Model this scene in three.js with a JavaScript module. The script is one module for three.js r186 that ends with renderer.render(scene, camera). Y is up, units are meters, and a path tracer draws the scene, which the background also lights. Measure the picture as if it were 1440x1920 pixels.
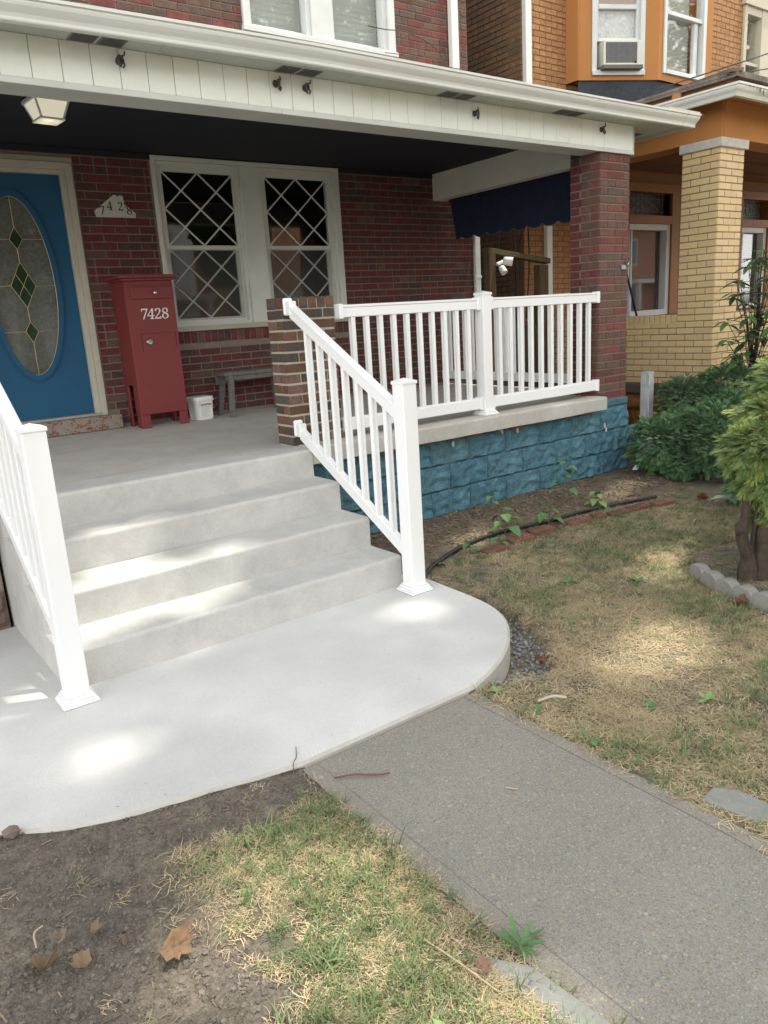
import * as THREE from 'three';
import { mergeGeometries, mergeVertices } from 'three/addons/utils/BufferGeometryUtils.js';
import { ImprovedNoise } from 'three/addons/math/ImprovedNoise.js';
import { FontLoader } from 'three/addons/loaders/FontLoader.js';
import { TextGeometry } from 'three/addons/geometries/TextGeometry.js';

// ------------------------------------------------------------------ camera, sky, sun, exposure
const scene = new THREE.Scene();
const camera = new THREE.PerspectiveCamera(67.9, 768 / 1024, 0.05, 400);
camera.position.set(-0.7368, 0.825, 6.9355);
camera.rotation.order = 'YXZ';
camera.rotation.set(-0.251, -0.6265, -0.0619);
const renderer = new THREE.WebGLRenderer({ antialias: true });
renderer.toneMapping = THREE.LinearToneMapping;
renderer.toneMappingExposure = 1.45;
renderer.shadowMap.enabled = true;

const SUN = new THREE.Vector3(0.27, 1, 0.13).normalize();
const sun = new THREE.DirectionalLight(new THREE.Color(1, 0.94, 0.82), 3.6);
sun.position.copy(SUN).multiplyScalar(40); sun.castShadow = true; sun.shadow.radius = 1.4;
sun.shadow.camera.left = sun.shadow.camera.bottom = -16; sun.shadow.camera.right = sun.shadow.camera.top = 16; sun.shadow.camera.far = 100;
sun.shadow.mapSize.set(2048, 2048);
scene.add(sun); scene.add(sun.target);

const noise3 = new ImprovedNoise();
function RNG(a) { return () => { a |= 0; a = a + 0x6D2B79F5 | 0; let t = Math.imul(a ^ a >>> 15, 1 | a); t = t + Math.imul(t ^ t >>> 7, 61 | t) ^ t; return ((t ^ t >>> 14) >>> 0) / 4294967296; }; }
const rnd = RNG(7428);
const rr = (a, b, r = rnd) => a + (b - a) * r();
const clamp = (x, a = 0, b = 1) => Math.min(b, Math.max(a, x));
const sstep = (a, b, x) => { const t = clamp((x - a) / (b - a)); return t * t * (3 - 2 * t); };
const lerp = (a, b, t) => a + (b - a) * t;
const V = (x, y, z) => new THREE.Vector3(x, y, z);
function fbm(x, y, z, o = 4) { let s = 0, a = 0.5; for (let i = 0; i < o; i++) { s += a * noise3.noise(x, y, z); x *= 2.03; y *= 2.03; z *= 2.03; a *= 0.5; } return s; }

{ // hazy summer sky with thin bright cloud
  const w = 512, h = 256, d = new Float32Array(w * h * 4);
  for (let j = 0; j < h; j++) for (let i = 0; i < w; i++) {
    const th = ((i + 0.5) / w - 0.5) * 2 * Math.PI, ph = ((j + 0.5) / h - 0.5) * Math.PI;
    const x = Math.cos(ph) * Math.cos(th), y = Math.sin(ph), z = Math.cos(ph) * Math.sin(th), e = Math.max(0, y);
    const up = Math.pow(e, 0.95);
    let c = [lerp(2.85, 0.38, up), lerp(2.84, 0.43, up), lerp(2.78, 0.52, up)];
    const cl = sstep(-0.08, 0.32, fbm(x * 1.6 + 5, y * 3.2, z * 1.6 + 2, 5)) * sstep(0.0, 0.15, y);
    c = c.map((v, k) => v * (1 + cl * [0.30, 0.25, 0.16][k]));
    const g = Math.max(0, x * SUN.x + y * SUN.y + z * SUN.z), gl = 0.45 * Math.pow(g, 8) + 0.9 * Math.pow(g, 60);
    if (y < 0) c = [0.35, 0.34, 0.32];
    const o = (j * w + i) * 4; d[o] = c[0] + gl; d[o + 1] = c[1] + gl * 0.97; d[o + 2] = c[2] + gl * 0.9; d[o + 3] = 1;
  }
  const t = new THREE.DataTexture(d, w, h, THREE.RGBAFormat, THREE.FloatType);
  t.mapping = THREE.EquirectangularReflectionMapping; t.magFilter = t.minFilter = THREE.LinearFilter; t.needsUpdate = true;
  scene.background = t; scene.environment = t;
}

// ------------------------------------------------------------------ bookkeeping
const taken = {};
function numbered(n) { const k = taken[n] = (taken[n] ?? -1) + 1; return k ? n + '_' + String(k).padStart(3, '0') : n; }
function tag(o, label, category, group, kind) { Object.assign(o.userData, { label, category }); if (group) o.userData.group = group; if (kind) o.userData.kind = kind; return o; }
function thing(name, label, category, pos = [0, 0, 0], turn = 0, group, kind) {
  const o = new THREE.Group(); o.name = numbered(name); o.position.set(...pos); o.rotation.y = turn; scene.add(o);
  return tag(o, label, category, group, kind);
}
function one(name, geo, mat, label, category, pos = [0, 0, 0], turn = 0, group, kind) {
  const o = new THREE.Mesh(geo, mat); o.name = numbered(name); o.position.set(...pos); o.rotation.y = turn; o.castShadow = o.receiveShadow = true; scene.add(o);
  return tag(o, label, category, group, kind);
}
function part(parent, name, geo, mat, pos, rot) {
  const o = new THREE.Mesh(Array.isArray(geo) ? merge(geo) : geo, mat); o.name = name; o.castShadow = o.receiveShadow = true;
  if (pos) o.position.set(...pos); if (rot) o.rotation.set(...rot); parent.add(o); return o;
}
function sub(parent, name, pos, turn = 0) { const o = new THREE.Group(); o.name = name; if (pos) o.position.set(...pos); o.rotation.y = turn; parent.add(o); return o; }
function copy(o, pos, label) { const c = o.clone(); c.name = numbered(o.name.replace(/_\d+$/, '')); c.userData = { ...o.userData }; if (label) c.userData.label = label; c.position.set(...pos); scene.add(c); return c; }
function merge(list) { return mergeGeometries(list.map(g => { g = g.index ? g.toNonIndexed() : g; for (const k of Object.keys(g.attributes)) if (!['position', 'normal', 'uv'].includes(k)) g.deleteAttribute(k); return g; })); }

// ------------------------------------------------------------------ geometry helpers (uv in metres)
function uvBox(g, ou = 0, ov = 0) {
  g = g.index ? g.toNonIndexed() : g; const p = g.attributes.position, n = p.count, uv = new Float32Array(n * 2), a = V(), b = V(), c = V();
  for (let i = 0; i < n; i += 3) {
    a.fromBufferAttribute(p, i); b.fromBufferAttribute(p, i + 1); c.fromBufferAttribute(p, i + 2);
    const N = b.clone().sub(a).cross(c.clone().sub(a)), ax = Math.abs(N.x), ay = Math.abs(N.y), az = Math.abs(N.z);
    [a, b, c].forEach((q, k) => { const [u, v] = ax > ay && ax > az ? [q.z, q.y] : ay > az ? [q.x, q.z] : [q.x, q.y]; uv[(i + k) * 2] = u + ou; uv[(i + k) * 2 + 1] = v + ov; });
  }
  g.setAttribute('uv', new THREE.BufferAttribute(uv, 2)); return g;
}
function tris(list) { // list of polygons (arrays of [x,y,z]) fanned
  const P = []; for (const q of list) for (let i = 1; i + 1 < q.length; i++) P.push(...q[0], ...q[i], ...q[i + 1]);
  const g = new THREE.BufferGeometry(); g.setAttribute('position', new THREE.Float32BufferAttribute(P, 3)); g.computeVertexNormals(); return g;
}
// chamfered box centred at the origin
function cbox(w, h, d, c = 0.004) {
  c = Math.min(c, w / 2.5, h / 2.5, d / 2.5);
  const X = w / 2, Y = h / 2, Z = d / 2, L = [], S = [-1, 1];
  const add = q => { const m = [0, 1, 2].map(k => q.reduce((s, p) => s + p[k], 0) / q.length), e1 = q[1].map((v, k) => v - q[0][k]), e2 = q[2].map((v, k) => v - q[0][k]);
    const n = [e1[1] * e2[2] - e1[2] * e2[1], e1[2] * e2[0] - e1[0] * e2[2], e1[0] * e2[1] - e1[1] * e2[0]]; L.push(n[0] * m[0] + n[1] * m[1] + n[2] * m[2] < 0 ? q.slice().reverse() : q); };
  for (const s of S) {
    add([[s * X, -Y + c, -Z + c], [s * X, Y - c, -Z + c], [s * X, Y - c, Z - c], [s * X, -Y + c, Z - c]]);
    add([[-X + c, s * Y, -Z + c], [X - c, s * Y, -Z + c], [X - c, s * Y, Z - c], [-X + c, s * Y, Z - c]]);
    add([[-X + c, -Y + c, s * Z], [X - c, -Y + c, s * Z], [X - c, Y - c, s * Z], [-X + c, Y - c, s * Z]]);
    for (const t of S) {
      add([[s * X, t * (Y - c), -Z + c], [s * X, t * (Y - c), Z - c], [s * (X - c), t * Y, Z - c], [s * (X - c), t * Y, -Z + c]]);
      add([[s * X, -Y + c, t * (Z - c)], [s * X, Y - c, t * (Z - c)], [s * (X - c), Y - c, t * Z], [s * (X - c), -Y + c, t * Z]]);
      add([[-X + c, s * Y, t * (Z - c)], [X - c, s * Y, t * (Z - c)], [X - c, s * (Y - c), t * Z], [-X + c, s * (Y - c), t * Z]]);
      for (const u of S) add([[s * X, t * (Y - c), u * (Z - c)], [s * (X - c), t * Y, u * (Z - c)], [s * (X - c), t * (Y - c), u * Z]]);
    }
  }
  return uvBox(tris(L));
}
// box between two corners
function bb(x0, x1, y0, y1, z0, z1, c = 0.003) { const g = cbox(x1 - x0, y1 - y0, z1 - z0, c); g.translate((x0 + x1) / 2, (y0 + y1) / 2, (z0 + z1) / 2); return uvBox(g); }
// bar of section w x h between two points (h along 'up')
function bar(a, b, w, h, up = V(0, 1, 0), c = 0.002) {
  const d = b.clone().sub(a), L = d.length(), x = d.clone().normalize(), z = x.clone().cross(up).normalize(), y = z.clone().cross(x);
  const g = cbox(L, h, w, c); g.applyMatrix4(new THREE.Matrix4().makeBasis(x, y, z).setPosition(a.clone().add(b).multiplyScalar(0.5))); return g;
}
function tube(pts, r, seg = 24, rad = 6) { return new THREE.TubeGeometry(new THREE.CatmullRomCurve3(pts), seg, r, rad, false); }
function rod(a, b, r, rad = 8) { return new THREE.TubeGeometry(new THREE.LineCurve3(a, b), 1, r, rad, false); }
function extr(pts, depth, holes = [], bevel = 0) {
  const s = new THREE.Shape(pts.map(p => new THREE.Vector2(...p))); for (const h of holes) s.holes.push(new THREE.Path(h.map(p => new THREE.Vector2(...p))));
  const g = new THREE.ExtrudeGeometry(s, { depth, bevelEnabled: bevel > 0, bevelSize: bevel, bevelThickness: bevel, bevelSegments: 1, bevelOffset: -bevel, curveSegments: 12 }); return uvBox(g);
}
const rect = (x0, x1, y0, y1) => [[x0, y0], [x1, y0], [x1, y1], [x0, y1]];
// sweep a profile [[z,y]...] along x from x0 to x1
function sweepX(prof, x0, x1, steps = 1, f) {
  const L = []; const P = (i, k) => { const x = lerp(x0, x1, i / steps), [z, y] = prof[k]; return f ? f(x, y, z) : [x, y, z]; };
  for (let i = 0; i < steps; i++) for (let k = 0; k < prof.length; k++) { const m = (k + 1) % prof.length; L.push([P(i, k), P(i + 1, k), P(i + 1, m), P(i, m)]); }
  L.push(prof.map((_, k) => P(0, k))); L.push(prof.map((_, k) => P(steps, k)).reverse());
  const area = prof.reduce((s, p, k) => { const q = prof[(k + 1) % prof.length]; return s + p[0] * q[1] - q[0] * p[1]; }, 0);
  return uvBox(tris(area > 0 ? L.map(q => q.slice().reverse()) : L));
}

// ------------------------------------------------------------------ textures
function lattice(n, seed) { const r = RNG(seed), a = new Float32Array(n * n); for (let i = 0; i < a.length; i++) a[i] = r(); return a; }
function tileNoise(N, cells, seed) { // periodic value noise 0..1
  const L = lattice(cells, seed), o = new Float32Array(N * N);
  for (let j = 0; j < N; j++) for (let i = 0; i < N; i++) {
    const x = i / N * cells, y = j / N * cells, x0 = Math.floor(x), y0 = Math.floor(y), fx = x - x0, fy = y - y0, u = fx * fx * (3 - 2 * fx), v = fy * fy * (3 - 2 * fy);
    const g = (a, b) => L[(b % cells) * cells + a % cells];
    o[j * N + i] = lerp(lerp(g(x0, y0), g(x0 + 1, y0), u), lerp(g(x0, y0 + 1), g(x0 + 1, y0 + 1), u), v);
  } return o;
}
function mixN(N, list, seed) { const o = new Float32Array(N * N); let t = 0; list.forEach(([c, a], k) => { const n = tileNoise(N, c, seed + k * 17); for (let i = 0; i < o.length; i++) o[i] += a * (n[i] - 0.5); t += a; }); return o; }
const toS = v => { v = clamp(v); return 255 * (v <= 0.0031308 ? 12.92 * v : 1.055 * Math.pow(v, 1 / 2.4) - 0.055); };
function texture(N, fn, srgb = true) {
  const d = new Uint8Array(N * N * 4);
  for (let i = 0; i < N * N; i++) { const c = fn(i, i % N, (i / N) | 0); const [r, g, b] = Array.isArray(c) ? c : [c, c, c]; d[i * 4] = srgb ? toS(r) : clamp(r) * 255; d[i * 4 + 1] = srgb ? toS(g) : clamp(g) * 255; d[i * 4 + 2] = srgb ? toS(b) : clamp(b) * 255; d[i * 4 + 3] = 255; }
  const t = new THREE.DataTexture(d, N, N); t.wrapS = t.wrapT = THREE.RepeatWrapping; t.magFilter = THREE.LinearFilter; t.minFilter = THREE.LinearMipmapLinearFilter; t.generateMipmaps = true; if (srgb) t.colorSpace = THREE.SRGBColorSpace; t.needsUpdate = true; return t;
}
const rep = (t, m, my = m) => { const c = t.clone(); c.repeat.set(1 / m, 1 / my); c.needsUpdate = true; return c; };
const T = {};
{ // concrete: cloudy mottling, fine grain, a few pits
  const N = 1024, m = mixN(N, [[5, 0.35], [11, 0.25], [27, 0.2], [90, 0.16], [400, 0.34]], 11), r = RNG(5), pit = new Float32Array(N * N);
  for (let k = 0; k < 260; k++) { const x = r() * N | 0, y = r() * N | 0, s = 1 + r() * 2.2; for (let b = -4; b <= 4; b++) for (let a = -4; a <= 4; a++) if (a * a + b * b < s * s) pit[((y + b + N) % N) * N + (x + a + N) % N] = 0.5 + r() * 0.4; }
  T.conc = texture(N, i => { const v = 0.8 + m[i] * 0.36 - pit[i] * 0.12; return [v, v * 0.995, v * (0.985 - 0.03 * m[i])]; });
  T.concB = texture(N, i => 0.6 + m[i] * 0.5 - pit[i] * 0.4, false);
}
{ // broom and trowel streaked concrete for the new slab
  const N = 1024, m = mixN(N, [[3, 0.5], [7, 0.4], [16, 0.25], [120, 0.1], [420, 0.25]], 31), r = RNG(15), sw = new Float32Array(N * N);
  for (let k = 0; k < 70; k++) { const cx = r() * N, cy = r() * N, R = 40 + r() * 90, a0 = r() * 6.28, da = 1 + r() * 3, w = (r() - 0.35) * 0.5; for (let q = 0; q < 4; q++) { const RR = R + q * 9; for (let s = 0; s < da * RR; s++) { const a = a0 + s / RR, x = (cx + Math.cos(a) * RR + N) % N | 0, y = (cy + Math.sin(a) * RR * 0.8 + N) % N | 0, fade = Math.sin(Math.PI * s / (da * RR)); for (let b = 0; b < 3; b++) sw[((y + b) % N) * N + x] += 0.09 * w * fade; } } }
  for (let k = 0; k < 90; k++) { const x = r() * N | 0, y = r() * N | 0, L = 3 + r() * 14 | 0, a = r() * 6.28; for (let s = 0; s < L; s++) if (r() < 0.6) sw[((y + Math.sin(a) * s + N) % N | 0) * N + ((x + Math.cos(a) * s + N) % N | 0)] -= 0.28; }
  T.slab = texture(N, i => { const v = 0.84 + m[i] * 0.30 + sw[i] * 1.5; return [v, v * 1.0, v * 0.995]; });
}
{ // exposed aggregate
  const N = 1024, r = RNG(77), o = new Float32Array(N * N * 3), hB = new Float32Array(N * N), m = mixN(N, [[4, 0.12], [20, 0.10], [300, 0.5], [512, 0.5]], 51);
  for (let i = 0; i < N * N; i++) { const v = 0.40 + m[i] * 0.30; o[i * 3] = v * 1.02; o[i * 3 + 1] = v; o[i * 3 + 2] = v * 0.93; hB[i] = 0.35 + m[i] * 0.3; }
  for (let k = 0; k < 15000; k++) {
    const x = r() * N, y = r() * N, s = r() < 0.02 ? 4 + r() * 3.5 : 1.0 + Math.pow(r(), 2) * 4, el = 0.6 + r() * 0.6, a = r() * 3.14, t = Math.pow(r(), 1.6), tone = 0.30 + t * 0.31, w = 0.9 + r() * 0.22, ca = Math.cos(a), sa = Math.sin(a), R = Math.ceil(s);
    for (let b = -R; b <= R; b++) for (let c = -R; c <= R; c++) { const u = (c * ca + b * sa) / s, v = (-c * sa + b * ca) / (s * el), q = u * u + v * v; if (q < 1) { const i = ((y + b + N) % N | 0) * N + ((x + c + N) % N | 0); o[i * 3] = tone * w; o[i * 3 + 1] = tone * (0.98); o[i * 3 + 2] = tone * (1.84 - w) * 0.96; hB[i] = 0.45 + 0.4 * Math.sqrt(1 - q); } }
  }
  T.agg = texture(N, i => [o[i * 3], o[i * 3 + 1], o[i * 3 + 2]]); T.aggB = texture(N, i => hB[i], false);
}
{ // soil
  const N = 1024, m = mixN(N, [[8, 0.3], [25, 0.4], [80, 0.5], [220, 0.5], [500, 0.3]], 91), h = mixN(N, [[30, 0.4], [90, 0.6], [260, 0.4]], 97);
  T.soil = texture(N, i => { const v = 0.62 + m[i] * 0.62; return [v, v * (0.97 - 0.04 * h[i]), v * (0.93 - 0.1 * h[i])]; }); T.soilB = texture(N, i => 0.5 + h[i] * 0.8, false);
}
{ // flaking paint: red over grey over bare cement
  const N = 512, a = mixN(N, [[9, 0.5], [22, 0.4], [60, 0.35], [160, 0.2]], 171), b = mixN(N, [[12, 0.5], [34, 0.4], [110, 0.3]], 181), g = mixN(N, [[200, 1]], 191);
  T.peel = texture(N, i => { let c = b[i] > 0.06 ? [0.23, 0.25, 0.235] : [0.28, 0.21, 0.155]; if (a[i] > 0.15) c = [0.17, 0.06, 0.05]; return c.map(v => v * (1 + g[i] * 0.35)); });
}
{ // brick face, generic grain, painted metal dirt, wood
  const N = 512, m = mixN(N, [[6, 0.4], [24, 0.4], [70, 0.5], [200, 0.6]], 121);
  T.brick = texture(N, i => 0.72 + m[i] * 0.62); T.brickB = texture(N, i => 0.5 + m[i] * 0.9, false);
  const d = mixN(N, [[3, 0.5], [9, 0.3], [40, 0.15], [200, 0.1]], 141); T.paint = texture(N, i => { const v = 0.86 + d[i] * 0.16; return [v, v, v * (0.985 + 0.03 * d[i])]; });
  const w1 = tileNoise(N, 8, 161), w2 = tileNoise(N, 64, 162), w3 = tileNoise(N, 200, 163);
  T.wood = texture(N, (i, x, y) => { const g = w2[((y >> 4) % N) * N + x] * 0.4 + w3[((y >> 5) % N) * N + x] * 0.35 + w1[i] * 0.25; return 0.5 + (g - 0.5) * 0.7 + 0.2; });
}
function mat(color, o = {}) {
  const avg = { conc: 0.8, slab: 0.84, agg: 0.42, soil: 0.62, brick: 0.72, paint: 0.86, wood: 0.7 }[o.tex] ?? 1, { tex, size = 0.8, bump, ...rest } = o;
  const p = { color: new THREE.Color().setRGB(...color.map(v => v / avg)), roughness: 0.85, ...rest };
  if (tex) p.map = rep(T[tex], size); if (bump) { p.bumpMap = rep(T[{ conc: 'concB', agg: 'aggB', soil: 'soilB', brick: 'brickB', slab: 'concB', paint: 'brickB', wood: 'brickB' }[tex]], size); p.bumpScale = bump; }
  return (o.transmission || o.clearcoat ? new THREE.MeshPhysicalMaterial(p) : new THREE.MeshStandardMaterial(p));
}
const M = {
  vinyl: mat([0.83, 0.84, 0.84], { roughness: 0.38 }),
  trim: mat([0.56, 0.58, 0.54], { tex: 'paint', size: 0.9, roughness: 0.55 }),
  plank: mat([0.79, 0.82, 0.77], { tex: 'paint', size: 0.7, roughness: 0.5 }),
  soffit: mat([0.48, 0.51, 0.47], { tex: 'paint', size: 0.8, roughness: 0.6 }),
  gutter: mat([0.72, 0.74, 0.71], { tex: 'paint', size: 1.1, roughness: 0.42 }),
  winwhite: mat([0.6, 0.63, 0.62], { tex: 'paint', size: 0.7, roughness: 0.5 }),
  frame: mat([0.60, 0.62, 0.58], { tex: 'paint', size: 0.5, roughness: 0.6 }),
  doorframe: mat([0.46, 0.44, 0.37], { tex: 'paint', size: 0.35, roughness: 0.7 }),
  conc: mat([0.515, 0.512, 0.495], { tex: 'conc', size: 1.3, bump: 0.0015, roughness: 0.9 }),
  floor: mat([0.50, 0.485, 0.45], { tex: 'conc', size: 1.7, roughness: 0.8 }),
  cap: mat([0.46, 0.445, 0.405], { tex: 'conc', size: 0.9, bump: 0.002, roughness: 0.9 }),
  slab: mat([0.575, 0.572, 0.555], { tex: 'slab', size: 1.9, roughness: 0.85 }),
  agg: mat([0.25, 0.24, 0.228], { tex: 'agg', size: 0.8, bump: 0.0018, roughness: 0.95 }),
  strip: mat([0.255, 0.241, 0.226], { tex: 'agg', size: 0.7, bump: 0.001, roughness: 0.95 }),
  mortar: mat([0.215, 0.175, 0.145], { tex: 'conc', size: 0.4, bump: 0.002, roughness: 1 }),
  mortarPale: mat([0.42, 0.38, 0.30], { tex: 'conc', size: 0.4, bump: 0.003, roughness: 1 }),
  mortarDark: mat([0.20, 0.14, 0.075], { tex: 'conc', size: 0.4, roughness: 1 }),
  navy: mat([0.011, 0.013, 0.021], { roughness: 0.8 }),
  awning: mat([0.008, 0.014, 0.04], { tex: 'brick', size: 0.3, roughness: 0.95 }),
  blueDoor: mat([0.008, 0.082, 0.178], { tex: 'paint', size: 0.6, roughness: 0.75 }),
  redPaint: mat([0.18, 0.029, 0.030], { tex: 'paint', size: 0.4, roughness: 0.55 }),
  dark: mat([0.012, 0.012, 0.013], { roughness: 0.9 }),
  room: mat([0.035, 0.03, 0.028], { roughness: 0.95 }),
  steel: mat([0.7, 0.7, 0.68], { metalness: 1, roughness: 0.28 }),
  rust: mat([0.09, 0.085, 0.08], { roughness: 0.7, metalness: 0.3, tex: 'brick', size: 0.1 }),
  came: mat([0.55, 0.46, 0.24], { roughness: 0.4, metalness: 0.6 }),
  stucco: mat([0.43, 0.19, 0.058], { tex: 'paint', size: 1.1, roughness: 0.9 }),
  orangeTrim: mat([0.30, 0.115, 0.028], { tex: 'paint', size: 0.6, roughness: 0.6 }),
  orangeDark: mat([0.21, 0.085, 0.026], { tex: 'paint', size: 0.8, roughness: 0.7 }),
  ledge: mat([0.10, 0.092, 0.078], { tex: 'conc', size: 0.5, bump: 0.003 }),
  slate: mat([0.035, 0.042, 0.052], { tex: 'brick', size: 0.6, roughness: 0.8 }),
  roofing: mat([0.20, 0.165, 0.14], { tex: 'brick', size: 0.4, roughness: 0.95 }),
  greyWood: mat([0.46, 0.48, 0.47], { tex: 'wood', size: 0.35, roughness: 0.9 }),
  oldWood: mat([0.135, 0.128, 0.118], { tex: 'wood', size: 0.3, roughness: 0.95 }),
  brownWood: mat([0.10, 0.065, 0.032], { tex: 'wood', size: 0.4, roughness: 0.9 }),
  bark: mat([0.092, 0.07, 0.05], { tex: 'brick', size: 0.15, bump: 0.006, roughness: 1 }),
  twig: mat([0.15, 0.11, 0.08], { roughness: 1 }),
  rubber: mat([0.018, 0.018, 0.019], { roughness: 0.6 }),
  white: mat([0.74, 0.75, 0.73], { roughness: 0.5 }),
  ink: mat([0.015, 0.015, 0.015], { roughness: 0.7 }),
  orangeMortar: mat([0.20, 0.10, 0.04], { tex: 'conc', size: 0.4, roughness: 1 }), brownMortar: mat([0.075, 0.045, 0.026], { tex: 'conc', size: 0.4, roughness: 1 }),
  tanMortar: mat([0.27, 0.21, 0.14], { tex: 'conc', size: 0.4, roughness: 1 }),
  glass: new THREE.MeshPhysicalMaterial({ color: 0xffffff, transmission: 1, thickness: 0, roughness: 0.02, ior: 1.5, specularIntensity: 1 }),
};
// ------------------------------------------------------------------ bricks: every brick that shows is a mesh of its own
const C = 0.0677, B = 0.2135, J = 0.0105;
camera.updateMatrixWorld(); camera.updateProjectionMatrix();
const camInv = camera.matrixWorld.clone().invert(), TY = Math.tan(67.9 / 2 * Math.PI / 180);
function toFrame(p) { const q = p.clone().applyMatrix4(camInv), d = -q.z; return d <= 0.05 ? null : [q.x / (d * TY * 0.75), q.y / (d * TY), d]; }
const brickGeo = {};
function brickShape(w, h, d, seed) { // a moulded brick with slightly uneven arrises, origin on its face plane
  const g = cbox(w, h, d, 0.0028), p = g.attributes.position, r = RNG(seed), jit = new Map();
  for (let i = 0; i < p.count; i++) { const k = [p.getX(i), p.getY(i), p.getZ(i)].map(v => v.toFixed(4)).join(); if (!jit.has(k)) jit.set(k, [rr(-1, 1, r) * 0.0013, rr(-1, 1, r) * 0.0013, rr(-1, 1, r) * 0.0008]); const j = jit.get(k); p.setXYZ(i, p.getX(i) + j[0], p.getY(i) + j[1], p.getZ(i) + j[2] - d / 2); }
  g.computeVertexNormals(); uvBox(g, r() * 9, r() * 9); return g;
}
for (const [k, w, h] of [['full', B - J, C - J], ['half', B / 2 - J, C - J], ['row', C - J, 0.098]]) brickGeo[k] = [0, 1, 2, 3].map(s => brickShape(w, h, 0.03, 900 + s * 7 + w * 1000));
const bm = (c, ro = 0.88) => mat(c, { tex: 'brick', size: 0.33, bump: 0.0016, roughness: ro });
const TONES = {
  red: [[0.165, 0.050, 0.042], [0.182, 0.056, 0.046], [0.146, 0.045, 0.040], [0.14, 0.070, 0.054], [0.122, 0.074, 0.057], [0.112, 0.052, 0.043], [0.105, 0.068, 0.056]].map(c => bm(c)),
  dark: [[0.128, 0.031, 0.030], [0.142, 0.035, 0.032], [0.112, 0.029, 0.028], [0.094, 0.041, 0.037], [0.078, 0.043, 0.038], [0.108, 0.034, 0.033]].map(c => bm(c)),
  pier: [[0.11, 0.058, 0.036], [0.14, 0.072, 0.045], [0.085, 0.06, 0.05], [0.15, 0.088, 0.07], [0.07, 0.052, 0.045], [0.095, 0.076, 0.065]].map(c => bm(c)),
  yellow: [[0.62, 0.465, 0.245], [0.65, 0.49, 0.26], [0.59, 0.44, 0.24], [0.63, 0.48, 0.27], [0.58, 0.435, 0.245]].map(c => mat(c, { tex: 'paint', size: 0.3, roughness: 0.7 })),
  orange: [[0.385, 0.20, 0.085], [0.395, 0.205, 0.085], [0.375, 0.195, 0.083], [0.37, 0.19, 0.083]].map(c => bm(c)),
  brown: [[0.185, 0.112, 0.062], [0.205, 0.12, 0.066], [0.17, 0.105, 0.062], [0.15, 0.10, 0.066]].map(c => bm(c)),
  edging: [[0.165, 0.072, 0.05], [0.20, 0.095, 0.065], [0.14, 0.066, 0.05]].map(c => bm(c)),
};
// specs of a brick face: o origin, u direction along the wall, n outward; u and v in metres along u and up
function brickSpecs(o, u, n, u0, u1, rows, opt = {}) {
  const out = [], { tones = TONES.red, holes = [], ph = 0, proud = 0.007, bond = 'run', ends = true, pick, CC = C, BB = B, jit = 1, stop } = opt;
  rows.forEach((v, i) => {
    const r = opt.start ?? 0, odd = (i + r) % 2, us = [];
    let k = Math.floor((u0 - ph) / BB) - 1;
    for (; ph + k * BB + (odd ? BB / 2 : 0) < u1; k++) {
      const a = ph + k * BB + (odd ? BB / 2 : 0); let b = a + BB;
      if (bond === 'mix' && rnd() < 0.08) { us.push([a, a + BB / 2]); us.push([a + BB / 2, b]); } else us.push([a, b]);
    }
    for (let [a, b] of us) {
      a = Math.max(a, u0); b = Math.min(b, u1); if (b - a < 0.035) continue;
      let segs = [[a, b]];
      for (const h of holes) if (v < h[3] && v + CC > h[2]) segs = segs.flatMap(([s, e]) => e <= h[0] || s >= h[1] ? [[s, e]] : [[s, h[0]], [h[1], e]].filter(q => q[1] - q[0] > 0.03));
      for (const [s, e] of segs) out.push({ p: o.clone().addScaledVector(u, (s + e) / 2).add(V(0, v + CC / 2 - o.y * 0, 0)).addScaledVector(n, proud + rr(-1, 1) * 0.0016 * jit), u, n, w: e - s - J, h: CC - J, m: pick ? pick(rnd(), i) : tones[Math.floor(rnd() * tones.length)], t: rr(-1, 1) * 0.004 * jit });
    }
  });
  return out;
}
function soldiers(o, u, n, u0, u1, v, h, tones, proud = 0.008) {
  const out = [], c = Math.round((u1 - u0) / C), w = (u1 - u0) / c;
  for (let i = 0; i < c; i++) out.push({ p: o.clone().addScaledVector(u, u0 + (i + 0.5) * w).add(V(0, v + h / 2, 0)).addScaledVector(n, proud + rr(-1, 1) * 0.0015), u, n, w: w - J, h: h - J * 0.6, m: tones[Math.floor(rnd() * tones.length)], t: rr(-1, 1) * 0.006, row: 1 });
  return out;
}
const ZERO = V(0, 0, 0);
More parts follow.
